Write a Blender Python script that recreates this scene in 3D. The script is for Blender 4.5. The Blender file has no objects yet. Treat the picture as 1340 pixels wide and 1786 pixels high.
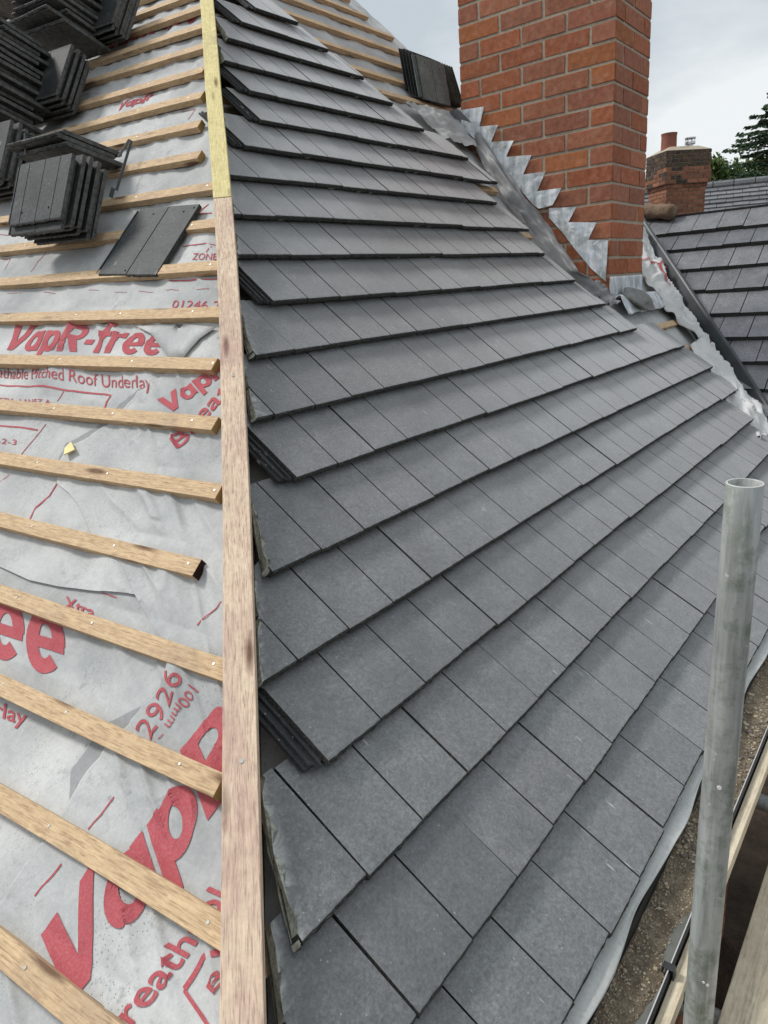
import bpy, bmesh, math, random
from mathutils import Vector, Matrix, noise
rnd = random.Random(7)
TEXTS = [('VapR-free', [1.2001, 7.199], [0.3115, 7.139], [1.1785, 7.82], 1), ('athable Pitched Roof Underlay', [1.2342, 6.605], [0.3505, 6.458], [1.2407, 6.842], 0), ('ASSEZIA  LANEZ A', [1.2405, 6.017], [0.8521, 6.055], [1.2486, 6.115], 0), ('1-2-3', [1.1361, 5.209], [1.0015, 5.225], [1.1375, 5.309], 0), ('VapR', [0.258, 6.108], [0.0104, 6.943], [0.3271, 6.267], 1), ('Breatha', [0.231, 5.48], [-0.0612, 6.952], [0.27, 5.645], 2), ('VapR', [0.3872, -0.114], [-0.0285, 2.356], [0.4957, 0.124], 1), ('reathable', [0.2426, 0.023], [0.0044, 1.327], [0.2944, 0.006], 2), ('2926', [0.268, 1.995], [0.1715, 2.689], [0.3152, 2.038], 0), ('100mm', [0.1572, 2.645], [0.2282, 2.192], [0.1349, 2.617], 0), ('VapR-free', [1.9002, 1.942], [0.5657, 2.231], [1.9928, 2.883], 1), ('Underlay', [1.004, 1.494], [0.6829, 1.605], [1.0099, 1.647], 2), ('Xtra', [0.6215, 2.995], [0.4992, 2.979], [0.6237, 3.153], 2), ('01246 292', [0.2807, 8.099], [-0.0064, 8.033], [0.2733, 8.274], 0), ('ZONES 1-3', [0.1837, 9.186], [-0.0202, 9.103], [0.1747, 9.335], 0), ('VapR-free', [0.8269, 17.615], [-0.0222, 17.703], [0.7841, 18.209], 1), ('VapR', [0.6661, 14.367], [0.4346, 14.491], [0.6476, 14.633], 1), ('VapR', [1.4787, 12.404], [1.2335, 12.464], [1.4739, 12.922], 1), ('B', [0.0695, 0.503], [0.0438, 0.664], [0.0894, 0.513], 2), ('Breathable Pitched Roof', [0.9672, 16.937], [0.1536, 16.918], [0.9603, 17.115], 0)]
LINES = [([[1.2268,6.412],[0.9726,6.413],[0.7715,6.351],[0.5903,6.359],[0.555,6.335],[0.5679,6.202],[0.5806,6.069]],5),([[0.796,6.334],[0.8241,6.131]],2.5),([[1.1595,5.575],[1.0196,5.57],[0.8998,5.549]],4.5),([[0.8595,5.674],[0.9086,5.384],[0.9613,5.074]],2.5),([[0.752,4.688],[0.7754,4.459],[0.8272,4.241],[0.8454,4.047]],6),([[1.004,4.7],[1.0394,4.538]],2.5),([[0.0688,3.597],[0.1094,3.438],[0.1424,3.268]],3),([[0.4811,3.317],[0.4235,3.309]],3),([[0.3519,1.391],[0.3802,1.214],[0.4095,1.042]],3),([[0.4699,0.682],[0.4959,0.525],[0.5286,0.35]],3.5),([[0.233,2.103],[0.2508,1.998]],2),([[0.0543,0.779],[0.0965,0.673],[0.1176,0.536],[0.1397,0.412],[0.1083,0.359],[0.0745,0.297]],8),([[0.2986,8.737],[0.1984,8.708],[0.068,8.707]],4),([[0.2299,9.53],[0.1539,9.536],[0.0693,9.508]],3),([[0.0836,9.46],[0.1124,9.335]],2.5),([[0.0918,10.555],[0.1473,10.3],[0.0764,10.298]],4),([[1.4967,10.538],[1.3367,10.487]],2.5),([[1.0728,9.766],[1.1174,9.483],[1.1546,9.233]],2.5),([[1.4438,9.717],[1.3376,9.709],[1.3618,9.372]],2.5),([[0.2327,13.725],[0.1402,13.631],[0.1882,13.32]],2.5),([[0.7395,8.605],[0.6768,8.576]],1.5),([[0.5894,8.541],[0.518,8.51]],1.5),([[0.4559,8.537],[0.3855,8.506]],1.5),([[0.3148,8.529],[0.2487,8.5]],1.5),([[0.1629,8.491],[0.1012,8.489]],1.5),([[1.2942,8.658],[1.1937,8.667]],1.5),([[1.0406,8.662],[0.9613,8.613]],1.5),([[0.2245,7.705],[0.2766,7.449]],2),([[0.9405,15.553],[0.8187,15.375]],2)]
LAP = [[0.2698,7.026],[0.2941,6.837],[0.4182,6.332],[0.5397,5.808],[0.6905,5.361],[0.7604,5.028],[0.7466,4.679],[0.6786,4.554],[0.6259,4.409],[0.5751,4.146],[0.5545,4.021],[0.473,3.903],[0.41,3.728],[0.3806,3.558],[0.3528,3.409],[0.311,3.228],[0.2675,3.048],[0.2165,2.831],[0.2309,2.641],[0.2591,2.461],[0.302,2.247],[0.334,2.06],[0.3931,1.755],[0.4452,1.463],[0.4993,0.985],[0.5658,0.54],[0.6337,0.064],[0.6782,-0.372]]
SLIT = [[1.112,3.339],[0.9233,3.259],[0.781,3.201],[0.6555,3.232],[0.4948,3.316],[0.3465,3.408]]
FLAP = [[0.4458,7.706],[0.3684,7.531],[0.3268,7.296],[0.2871,7.072],[0.2148,7.066],[0.1849,7.233],[0.1472,7.434],[0.0741,7.668]]
CHIP = [[0.725,5.258],[0.6958,5.372],[0.6667,5.236],[0.712,5.115]]
NAIL = [[0.5329,-0.05],[0.7313,1.856],[0.2859,1.884],[0.4125,0.868],[0.5952,2.869],[0.1541,2.863],[0.91,3.869],[0.7836,4.853],[0.3542,4.883],[0.6565,5.905],[0.5347,6.93],[0.0843,6.868],[0.2498,6.816]]
CH = [3.624,1.3675,1.2348]
COEF = [[-2.563349e-05,-0.000323584,0.1447963,-0.5637327],[-3.516359e-05,0.0003466113,0.1439176,0.242222],[-0.0001222251,0.00390771,0.1073937,0.1782932],[-5.790006e-05,0.02889045]]
PITCH = 0.6093204621542486
Q = [0.7550506533521602,-0.08529663265916211]
S = [-0.0,0.1977,0.3996,0.5984,0.8003,1.009,1.2182,1.429,1.6441,1.8508,2.067,2.2688,2.4855,2.6757,2.8768,3.0803,3.2807,3.4889,3.6919,3.8981]
CAM = [-0.905960959317263,-0.36524561132255073,1.2248358505305614]
R = [[0.6156554116030798,-0.784758339073318,-0.07157348265055652],[-0.27812296615009546,-0.1314095354086715,-0.951514135314631],[0.7373032143316041,0.6057110559157428,-0.29916230858468884]]
F = 1208.3998542612087
HIP = [[-0.5263,0.2785,0.205],[-0.496,0.3089,0.2286],[-0.359,0.4481,0.3399],[-0.1676,0.6425,0.5039],[0.0956,0.9109,0.7458],[0.4633,1.2927,1.117],[0.7357,1.5817,1.4154],[0.8826,1.742,1.5856],[1.0903,1.9698,1.8314],[1.331,2.237,2.1224],[1.6003,2.5282,2.4381],[1.8117,2.761,2.6861],[2.216,3.2147,3.1478]]
FCH = [14.907,4.341,2.929]
FCHTOP = [15.069,4.417,3.481]
POT = [14.968,4.557,3.515]
COWL = [15.223,4.254,3.531]
RIDGE = [[17.516,6.207,3.109],[18.37,2.659,3.045]]
TREE = [29.734,6.963,4.666]
CON = [23.674,4.61,5.025]
CONB = [23.259,4.271,3.314]
LUMP = [[6.042,2.045,1.799],[5.92,1.677,1.712]]
TS = [[3.838,4.098],[3.276,3.495],[4.243,4.176],[3.584,3.496]]
TS2 = [[3.966,3.913],[3.565,3.491],[4.298,3.909],[3.856,3.517]]
UP = [[[3.651,2.382,2.208],[3.621,2.274,2.206]],[[3.481,2.169,1.976],[3.5,2.065,1.978]],[[3.367,1.964,1.753],[3.437,1.871,1.768]],[[3.364,1.824,1.601],[3.413,1.73,1.615]],[[3.317,1.684,1.452],[3.344,1.583,1.459]],[[3.239,1.497,1.256],[3.209,1.387,1.255]]]
VG = [[5.499,1.815,1.663],[5.049,1.376,1.202],[4.519,0.924,0.758],[3.996,0.466,0.355]]
V0 = [4.78,1.14,0.96]

# ------------------------------------------------------------ camera, world, sun
C = bpy.context.scene.collection
scene = bpy.context.scene
cd = bpy.data.cameras.new('camera'); cam = bpy.data.objects.new('camera', cd); C.objects.link(cam)
cd.sensor_fit = 'VERTICAL'; cd.sensor_height = 36.0; cd.lens = 36.0 * F / 1786.0
cd.clip_start = 0.02; cd.clip_end = 2000
M = Matrix(((R[0][0], -R[1][0], -R[2][0], CAM[0]), (R[0][1], -R[1][1], -R[2][1], CAM[1]), (R[0][2], -R[1][2], -R[2][2], CAM[2]), (0, 0, 0, 1)))
cam.matrix_world = M; scene.camera = cam
SUN_EL, SUN_AZ = 52.0, 338.0
w = bpy.data.worlds.new('World'); scene.world = w; w.use_nodes = True
nt = w.node_tree; nt.nodes.clear()
def N(t, **k):
    n = nt.nodes.new(t)
    for a, b in k.items(): setattr(n, a, b)
    return n
out = N('ShaderNodeOutputWorld'); bg = N('ShaderNodeBackground'); sky = N('ShaderNodeTexSky', sky_type='NISHITA')
sky.sun_disc = False; sky.sun_elevation = math.radians(SUN_EL); sky.sun_rotation = math.radians(SUN_AZ)
sky.air_density = 1.2; sky.dust_density = 3.0
tc = N('ShaderNodeTexCoord'); mp = N('ShaderNodeMapping'); mp.inputs['Scale'].default_value = (1, 1, 2.6)
no = N('ShaderNodeTexNoise'); no.inputs['Scale'].default_value = 2.3; no.inputs['Detail'].default_value = 7; no.inputs['Roughness'].default_value = 0.52
cr = N('ShaderNodeValToRGB'); cr.color_ramp.elements[0].position = .40; cr.color_ramp.elements[1].position = .60
cr.color_ramp.elements[0].color = (5.2, 5.8, 6.25, 1); cr.color_ramp.elements[1].color = (8.3, 8.6, 8.75, 1)
mx = N('ShaderNodeMixRGB'); mx.inputs[0].default_value = .93
L = nt.links.new
L(tc.outputs['Generated'], mp.inputs[0]); L(mp.outputs[0], no.inputs['Vector']); L(no.outputs[0], cr.inputs[0])
L(sky.outputs[0], mx.inputs[1]); L(cr.outputs[0], mx.inputs[2]); L(mx.outputs[0], bg.inputs[0]); L(bg.outputs[0], out.inputs[0])
bg.inputs[1].default_value = .082
sd = bpy.data.lights.new('sun', 'SUN'); so = bpy.data.objects.new('sun', sd); C.objects.link(so)
sd.energy = 2.0; sd.angle = math.radians(12); sd.color = (1, .97, .93)
az, el = math.radians(SUN_AZ), math.radians(SUN_EL)
sdir = Vector((math.sin(az) * math.cos(el), math.cos(az) * math.cos(el), math.sin(el)))
so.rotation_euler = sdir.to_track_quat('Z', 'Y').to_euler()
scene.view_settings.view_transform = 'Standard'; scene.view_settings.look = 'None'
scene.view_settings.exposure = 0.42; scene.view_settings.gamma = 1
scene.render.engine = 'CYCLES'

# ------------------------------------------------------------ roof surfaces
W = 0.167                                   # width of one slate face
cP, sP = math.cos(PITCH), math.sin(PITCH)
def surf(X, s, dn=0.0):                     # laid (right hand) slope
    n = (Q[0] * s * s + Q[1] * s ** 3) * .1 + dn
    return Vector((X, s * cP - n * sP, s * sP + n * cP))
def pv(c, x):
    r = 0.0
    for v in c: r = r * x + v
    return r
def dpv(c, x):
    n = len(c) - 1; r = 0.0
    for i, v in enumerate(c[:-1]): r = r * x + v * (n - i)
    return r
TH = math.radians(-6)
def frameL(k):
    P = Vector([pv(c, k) for c in COEF[:3]]); D = Vector((math.sin(TH), math.cos(TH), pv(COEF[3], k)))
    T = Vector([dpv(c, k) for c in COEF[:3]]); n = D.cross(T).normalized()
    if n.z < 0: n.negate()
    return P, D, T, n
def SL(a, k, dn=0.0):                       # battened (left hand) slope: a = distance from the hip, k = batten count
    P, D, T, n = frameL(k)
    return P + D * a + n * dn
XH = [(-.3, -.9), (0, -.68), (.39, -.415), (.68, -.216), (1.02, .049), (1.22, .173), (1.61, .443), (1.925, .66), (2.26, .884), (2.47, 1.009), (2.707, 1.158), (2.98, 1.331), (3.49, 1.667), (3.82, 1.867), (5.4, 2.85)]
def lerp_tab(t, x):
    for (a, b), (c, d) in zip(t, t[1:]):
        if x <= c: return b + (d - b) * (x - a) / (c - a)
    return t[-1][1]
def xhip(s): return lerp_tab(XH, s)
def nz(*v): return noise.noise(Vector(v))

# ------------------------------------------------------------ object helpers
def tag(o, label=None, cat=None, group=None, kind=None):
    if label: o['label'] = label
    if cat: o['category'] = cat
    if group: o['group'] = group
    if kind: o['kind'] = kind
    elif cat: o['kind'] = 'thing'
    return o
def empty(name, loc, rot=None):
    o = bpy.data.objects.new(name, None); C.objects.link(o); o.location = loc; o.empty_display_size = .05
    if rot is not None: o.rotation_euler = rot
    bpy.context.view_layer.update()
    return o
def wloc(o):
    return o.location.copy() + (wloc(o.parent) if o.parent else Vector((0, 0, 0)))
def obj(name, verts, faces, mats, parent=None, mi=None, uv=None, smooth=False, col=None, recenter=True):
    me = bpy.data.meshes.new(name)
    verts = [Vector(v) for v in verts]
    c = Vector((0, 0, 0))
    if parent is not None: c = wloc(parent)
    elif recenter and verts:
        c = sum(verts, Vector()) / len(verts); c.z = min(v.z for v in verts)
    me.from_pydata([v - c for v in verts], [], faces)
    for m in (mats if isinstance(mats, (list, tuple)) else [mats]): me.materials.append(m)
    if mi:
        for p, i in zip(me.polygons, mi): p.material_index = i
    if uv:
        l = me.uv_layers.new(name='UVMap')
        for lp in me.loops: l.data[lp.index].uv = uv[lp.vertex_index]
    if col:
        ca = me.color_attributes.new('Col', 'FLOAT_COLOR', 'CORNER')
        for p in me.polygons:
            for li in p.loop_indices: ca.data[li].color = (*col[p.index], 1)
    if smooth:
        for p in me.polygons: p.use_smooth = True
    me.update()
    o = bpy.data.objects.new(name, me); C.objects.link(o)
    if parent is not None: o.parent = parent; o.location = (0, 0, 0)
    else: o.location = c
    return o
class MB:
    def __init__(s): s.v = []; s.f = []; s.mi = []; s.col = []
    def add(s, vs, fs, m=0, col=(1, 1, 1)):
        n = len(s.v); s.v += [Vector(v) for v in vs]; s.f += [tuple(i + n for i in f) for f in fs]; s.mi += [m] * len(fs); s.col += [col] * len(fs)
    def box(s, o, ax, ay, az, m=0, col=(1, 1, 1)):      # o = corner, three edge vectors
        o, ax, ay, az = map(Vector, (o, ax, ay, az))
        vs = [o, o + ax, o + ax + ay, o + ay, o + az, o + ax + az, o + ax + ay + az, o + ay + az]
        fs = [(0, 3, 2, 1), (4, 5, 6, 7), (0, 1, 5, 4), (1, 2, 6, 5), (2, 3, 7, 6), (3, 0, 4, 7)]
        if ax.cross(ay).dot(az) < 0: fs = [f[::-1] for f in fs]
        s.add(vs, fs, m, col)
    def tube(s, pts, r, n=16, m=0, cap=True, col=(1, 1, 1)):
        pts = [Vector(p) for p in pts]; rs = r if isinstance(r, (list, tuple)) else [r] * len(pts)
        t0 = (pts[1] - pts[0]).normalized(); u = t0.orthogonal().normalized(); vs = []
        for i, p in enumerate(pts):
            t = (pts[min(i + 1, len(pts) - 1)] - pts[max(i - 1, 0)]).normalized()
            u = (u - t * u.dot(t)).normalized(); v = t.cross(u)
            for j in range(n):
                a = 2 * math.pi * j / n; vs.append(p + (u * math.cos(a) + v * math.sin(a)) * rs[i])
        fs = []
        for i in range(len(pts) - 1):
            for j in range(n):
                a, b = i * n + j, i * n + (j + 1) % n; fs.append((a, b, b + n, a + n))
        if cap: fs.append(tuple(range(n))[::-1]); fs.append(tuple(range((len(pts) - 1) * n, len(pts) * n)))
        s.add(vs, fs, m, col)
    def grid(s, fn, nu, nv, m=0, col=(1, 1, 1)):
        vs = [fn(i / (nu - 1), j / (nv - 1)) for j in range(nv) for i in range(nu)]
        fs = [(j * nu + i, j * nu + i + 1, (j + 1) * nu + i + 1, (j + 1) * nu + i) for j in range(nv - 1) for i in range(nu - 1)]
        s.add(vs, fs, m, col)
    def build(s, name, mats, parent=None, smooth=False, bevel=0, usecol=False, solid=0, recenter=True):
        o = obj(name, s.v, s.f, mats, parent, s.mi, None, smooth, s.col if usecol else None, recenter)
        if solid:
            md = o.modifiers.new('solid', 'SOLIDIFY'); md.thickness = solid; md.offset = -1
        if bevel:
            md = o.modifiers.new('bevel', 'BEVEL'); md.width = bevel; md.segments = 2; md.limit_method = 'ANGLE'; md.angle_limit = math.radians(40)
        return o

# ------------------------------------------------------------ materials
def mat(name, base, rough=.7, spec=.4, metal=0.0):
    m = bpy.data.materials.new(name); m.use_nodes = True; t = m.node_tree; b = t.nodes['Principled BSDF']
    b.inputs['Base Color'].default_value = (*base, 1); b.inputs['Roughness'].default_value = rough
    b.inputs['Specular IOR Level'].default_value = spec; b.inputs['Metallic'].default_value = metal
    return m, t, b
def nd(t, ty, ins=None, **k):
    n = t.nodes.new(ty)
    for a, b in k.items(): setattr(n, a, b)
    for a, b in (ins or {}).items():
        if isinstance(b, bpy.types.NodeSocket): t.links.new(b, n.inputs[a])
        else: n.inputs[a].default_value = b
    return n
def ramp(t, fac, stops):
    n = t.nodes.new('ShaderNodeValToRGB'); e = n.color_ramp.elements
    while len(e) < len(stops): e.new(.5)
    for x, (p, c) in zip(e, stops): x.position = p; x.color = c if len(c) == 4 else (*c, 1)
    t.links.new(fac, n.inputs[0]); return n.outputs[0]
def mix(t, fac, a, b, mode='MIX'):
    n = nd(t, 'ShaderNodeMixRGB', blend_type=mode)
    for i, v in ((0, fac), (1, a), (2, b)):
        if isinstance(v, bpy.types.NodeSocket): t.links.new(v, n.inputs[i])
        else: n.inputs[i].default_value = v if i == 0 else (*v, 1)
    return n.outputs[0]
def coords(t, scale=(1, 1, 1), kind='Object', jitter=True):
    tcn = nd(t, 'ShaderNodeTexCoord'); v = tcn.outputs[kind]
    if jitter:
        oi = nd(t, 'ShaderNodeObjectInfo'); mu = nd(t, 'ShaderNodeMath', {0: oi.outputs['Random'], 1: 37.0}, operation='MULTIPLY')
        cx = nd(t, 'ShaderNodeCombineXYZ', {0: mu.outputs[0], 1: mu.outputs[0], 2: mu.outputs[0]})
        v = nd(t, 'ShaderNodeVectorMath', {0: v, 1: cx.outputs[0]}, operation='ADD').outputs[0]
    return nd(t, 'ShaderNodeMapping', {0: v, 'Scale': scale}).outputs[0]
def tnoise(t, v, sc, det=4, ro=.5, dist=0):
    return nd(t, 'ShaderNodeTexNoise', {'Vector': v, 'Scale': sc, 'Detail': det, 'Roughness': ro, 'Distortion': dist}).outputs[0]
def bump(t, b, h, strength, dist):
    n = nd(t, 'ShaderNodeBump', {'Strength': strength, 'Distance': dist, 'Height': h}); t.links.new(n.outputs[0], b.inputs['Normal']); return n

def tile_mat(name, c0, c1, stain=0.0, rough=.62, spec=.42):
    m, t, b = mat(name, c0, rough, spec)
    if spec > .6: b.inputs['Sheen Weight'].default_value = .55; b.inputs['Sheen Roughness'].default_value = .45; b.inputs['Sheen Tint'].default_value = (.97, .98, 1, 1)
    v = coords(t); vs = coords(t, (1, .25, 1))
    oi = nd(t, 'ShaderNodeObjectInfo')
    big = tnoise(t, v, 9, 4, .6); fine = tnoise(t, v, 150, 6, .85); mid = tnoise(t, v, 85, 5, .75)
    c = mix(t, ramp(t, big, [(.3, (0, 0, 0)), (.7, (1, 1, 1))]), c0, c1)
    tone = ramp(t, oi.outputs['Random'], [(0, (.74, .76, .78)), (.3, (.95, .97, .95)), (.6, (1.02, 1.01, 1.02)), (.8, (1.06, 1.1, 1.06)), (1, (1.26, 1.24, 1.27))])
    c = mix(t, 1, c, tone, 'MULTIPLY')
    c = mix(t, .75, c, ramp(t, fine, [(.36, (.42, .42, .42)), (.64, (1.6, 1.6, 1.6))]), 'MULTIPLY')
    c = mix(t, .7, c, ramp(t, mid, [(.34, (.62, .62, .62)), (.66, (1.38, 1.38, 1.38))]), 'MULTIPLY')
    vo = nd(t, 'ShaderNodeTexVoronoi', {'Vector': v, 'Scale': 62.0}).outputs[0]
    sp = nd(t, 'ShaderNodeMath', {0: ramp(t, vo, [(.05, (1, 1, 1)), (.13, (0, 0, 0))]), 1: ramp(t, tnoise(t, v, 14, 2), [(.44, (0, 0, 0)), (.62, (.85, .85, .85))])}, operation='MULTIPLY').outputs[0]
    c = mix(t, sp, c, (.42, .43, .43))
    vd = nd(t, 'ShaderNodeTexVoronoi', {'Vector': nd(t, 'ShaderNodeVectorMath', {0: v, 1: (3.1, 7.7, 0)}, operation='ADD').outputs[0], 'Scale': 26.0}).outputs[0]
    dk = nd(t, 'ShaderNodeMath', {0: ramp(t, vd, [(.10, (.55, .55, .55)), (.2, (0, 0, 0))]), 1: ramp(t, tnoise(t, v, 7, 2), [(.50, (0, 0, 0)), (.64, (1, 1, 1))])}, operation='MULTIPLY').outputs[0]
    c = mix(t, dk, c, (.045, .045, .045))
    c = mix(t, ramp(t, tnoise(t, v, 4.5, 6, .72, .6), [(.56, (0, 0, 0)), (.76, (.24, .24, .24))]), c, (.28, .29, .29))
    va = coords(t, (46, 9, 20)); sc_ = nd(t, 'ShaderNodeTexVoronoi', {'Vector': va, 'Scale': 1.0}).outputs[0]
    sf = nd(t, 'ShaderNodeMath', {0: ramp(t, sc_, [(.06, (.8, .8, .8)), (.15, (0, 0, 0))]), 1: ramp(t, tnoise(t, v, 11, 3), [(.56, (0, 0, 0)), (.63, (1, 1, 1))])}, operation='MULTIPLY').outputs[0]
    c = mix(t, sf, c, (.45, .46, .46))
    c = mix(t, .5, c, ramp(t, tnoise(t, v, 24, 6, .7, .8), [(.32, (.72, .72, .73)), (.68, (1.28, 1.28, 1.27))]), 'MULTIPLY')
    if stain:
        at = nd(t, 'ShaderNodeAttribute', attribute_name='Stain')
        s1 = ramp(t, tnoise(t, v, 16, 8, .72, 1.2), [(.46, (0, 0, 0)), (.62, (1, 1, 1))])
        s2 = nd(t, 'ShaderNodeMath', {0: s1, 1: at.outputs['Fac']}, operation='MULTIPLY').outputs[0]
        c = mix(t, s2, c, (.44, .46, .44))
    t.links.new(c, b.inputs['Base Color'])
    h = nd(t, 'ShaderNodeMath', {0: fine, 1: mid}, operation='ADD').outputs[0]
    bump(t, b, h, .6, .0018)
    return m
M_tile = tile_mat('tile_concrete', (.096, .101, .106), (.142, .147, .152), rough=.34, spec=1.0)
M_tile_stain = tile_mat('tile_concrete_limed', (.096, .101, .106), (.142, .147, .152), rough=.34, spec=1.0, stain=1)
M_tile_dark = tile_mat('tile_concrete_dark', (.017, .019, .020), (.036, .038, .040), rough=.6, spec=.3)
M_tile_nb = tile_mat('tile_weathered_purple', (.125, .127, .138), (.185, .187, .20), rough=.42)
def edge_mat():
    m, t, b = mat('tile_edge', (.03, .032, .03), .9, .15)
    v = coords(t); a = tnoise(t, v, 180, 5, .7)
    t.links.new(ramp(t, a, [(.3, (.018, .019, .018)), (.55, (.055, .057, .052)), (.72, (.15, .15, .14))]), b.inputs['Base Color'])
    bump(t, b, a, .9, .003); return m
M_edge = edge_mat()
def cut_mat():
    m, t, b = mat('tile_cut_face', (.4, .4, .36), .95, .1)
    v = coords(t); a = tnoise(t, v, 60, 6, .7)
    t.links.new(ramp(t, a, [(.3, (.13, .13, .11)), (.5, (.33, .34, .28)), (.75, (.6, .6, .55))]), b.inputs['Base Color'])
    bump(t, b, a, .8, .004); return m
M_cut = cut_mat()
def wood_mat(name, a, bb, cc, dark=.0, scale=1.0, pink=0.0):
    m, t, b = mat(name, a, .75, .25)
    v = coords(t, (1.2 * scale, 16 * scale, 16 * scale), 'UV'); v2 = coords(t, (1, 1, 1), 'UV')
    g = tnoise(t, v, 5.5, 6, .62, 1.6); f = tnoise(t, v, 24, 4, .6)
    c = mix(t, ramp(t, g, [(.32, (0, 0, 0)), (.66, (1, 1, 1))]), a, bb)
    c = mix(t, ramp(t, f, [(.48, (0, 0, 0)), (.68, (.9, .9, .9))]), c, cc)
    kv = coords(t, (2.6, 13, 13), 'UV')
    kn = nd(t, 'ShaderNodeTexVoronoi', {'Vector': kv, 'Scale': 1.15}).outputs[0]
    c = mix(t, ramp(t, kn, [(.08, (.95, .95, .95)), (.19, (0, 0, 0))]), c, (cc[0] * .38, cc[1] * .3, cc[2] * .24))
    bl = tnoise(t, v2, 4.5, 4, .6)
    c = mix(t, ramp(t, bl, [(.52, (0, 0, 0)), (.70, (.42, .42, .42))]), c, (.27, .20, .16) if pink == 0 else (.34, .20, .20))
    c = mix(t, .35, c, ramp(t, tnoise(t, v2, 55, 5, .75), [(.34, (.7, .68, .66)), (.66, (1.22, 1.22, 1.22))]), 'MULTIPLY')
    t.links.new(c, b.inputs['Base Color'])
    bump(t, b, f, .35, .0015); return m
M_batten = wood_mat('sawn_batten', (.66, .49, .30), (.52, .37, .225), (.32, .205, .12))
M_batten_y = wood_mat('yellow_treated_batten', (.80, .70, .36), (.70, .60, .29), (.52, .43, .20))
M_hip = wood_mat('rough_sawn_pinkish_timber', (.76, .63, .46), (.62, .46, .35), (.36, .235, .19), pink=1)
M_end = mat('batten_end_grain', (.34, .22, .09), .9, .1)[0]
M_end_dark = mat('dark_stained_end', (.022, .009, .006), .8, .2)[0]
M_plank = wood_mat('scaffold_plank', (.66, .59, .45), (.53, .46, .34), (.40, .33, .24), scale=.6)
def felt_mat(name, a, bb, rough=.85, dirt=.6):
    m, t, b = mat(name, a, rough, .25)
    v = coords(t, jitter=False); big = tnoise(t, v, 2.6, 5, .6); fine = tnoise(t, v, 260, 4, .75); mid = tnoise(t, v, 34, 6, .68)
    c = mix(t, ramp(t, big, [(.35, (0, 0, 0)), (.65, (1, 1, 1))]), a, bb)
    c = mix(t, .28, c, ramp(t, fine, [(.3, (.68, .69, .7)), (.68, (1.16, 1.16, 1.16))]), 'MULTIPLY')
    d = nd(t, 'ShaderNodeMath', {0: ramp(t, mid, [(.55, (0, 0, 0)), (.72, (dirt, dirt, dirt))]), 1: ramp(t, tnoise(t, v, 5, 3), [(.5, (0, 0, 0)), (.62, (1, 1, 1))])}, operation='MULTIPLY').outputs[0]
    c = mix(t, d, c, (.17, .175, .18))
    c = mix(t, .32, c, ramp(t, tnoise(t, v, 95, 5, .8), [(.36, (.72, .72, .73)), (.64, (1.16, 1.16, 1.16))]), 'MULTIPLY')
    dv = nd(t, 'ShaderNodeTexVoronoi', {'Vector': v, 'Scale': 150.0}).outputs[0]
    dd = nd(t, 'ShaderNodeMath', {0: ramp(t, dv, [(.14, (.7, .7, .7)), (.26, (0, 0, 0))]), 1: ramp(t, tnoise(t, v, 6, 4), [(.5, (0, 0, 0)), (.6, (1, 1, 1))])}, operation='MULTIPLY').outputs[0]
    c = mix(t, dd, c, (.12, .12, .125))
    t.links.new(c, b.inputs['Base Color'])
    h = nd(t, 'ShaderNodeMath', {0: mix(t, .6, fine, mid), 1: 1.0}, operation='MULTIPLY').outputs[0]
    bump(t, b, h, .5, .0015); return m
M_felt = felt_mat('nonwoven_underlay', (.36, .37, .372), (.57, .575, .565))
M_felt2 = felt_mat('eaves_felt_strip', (.44, .455, .44), (.56, .57, .55), dirt=1)
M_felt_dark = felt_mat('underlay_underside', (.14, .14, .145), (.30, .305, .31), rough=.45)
M_felt_mid = felt_mat('underlay_shade_band', (.25, .255, .26), (.33, .335, .34))
def ink_mat():
    m, t, b = mat('red_ink', (.42, .035, .055), .85, .15)
    v = coords(t, jitter=False); a = tnoise(t, v, 240, 4, .75); d = tnoise(t, v, 20, 5, .7)
    c = mix(t, ramp(t, a, [(.45, (0, 0, 0)), (.75, (.6, .6, .6))]), (.42, .085, .10), (.43, .24, .25))
    c = mix(t, ramp(t, d, [(.5, (0, 0, 0)), (.7, (.4, .4, .4))]), c, (.30, .055, .07))
    t.links.new(c, b.inputs['Base Color']); return m
M_ink = ink_mat()
def brick_mat():
    m, t, b = mat('brick', (.4, .13, .06), .85, .2)
    at = nd(t, 'ShaderNodeAttribute', attribute_name='Col'); v = coords(t, jitter=False)
    a = tnoise(t, v, 30, 5, .65); f = tnoise(t, v, 160, 4, .7); g = tnoise(t, v, 11, 5, .6)
    c = mix(t, .8, at.outputs['Color'], ramp(t, a, [(.3, (.66, .62, .6)), (.7, (1.3, 1.26, 1.22))]), 'MULTIPLY')
    c = mix(t, ramp(t, f, [(.56, (0, 0, 0)), (.72, (.7, .7, .7))]), c, (.16, .055, .03))
    c = mix(t, ramp(t, tnoise(t, v, 17, 6, .72), [(.5, (0, 0, 0)), (.72, (.5, .5, .5))]), c, (.46, .27, .19))
    c = mix(t, ramp(t, g, [(.58, (0, 0, 0)), (.75, (.45, .45, .45))]), c, (.2, .12, .08))
    t.links.new(c, b.inputs['Base Color']); bump(t, b, f, .5, .004); return m
M_brick = brick_mat()
def simple_noise(name, a, bb, sc, rough=.9, bmp=.5, dist=.004, metal=0, spec=.3, det=6):
    m, t, b = mat(name, a, rough, spec, metal)
    v = coords(t, jitter=False); n1 = tnoise(t, v, sc, det, .65)
    t.links.new(ramp(t, n1, [(.3, a), (.7, bb)]), b.inputs['Base Color'])
    if bmp: bump(t, b, tnoise(t, v, sc * 3, 5, .7), bmp, dist)
    return m
M_mortar = simple_noise('lime_mortar', (.31, .26, .195), (.46, .40, .32), 40)
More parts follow.
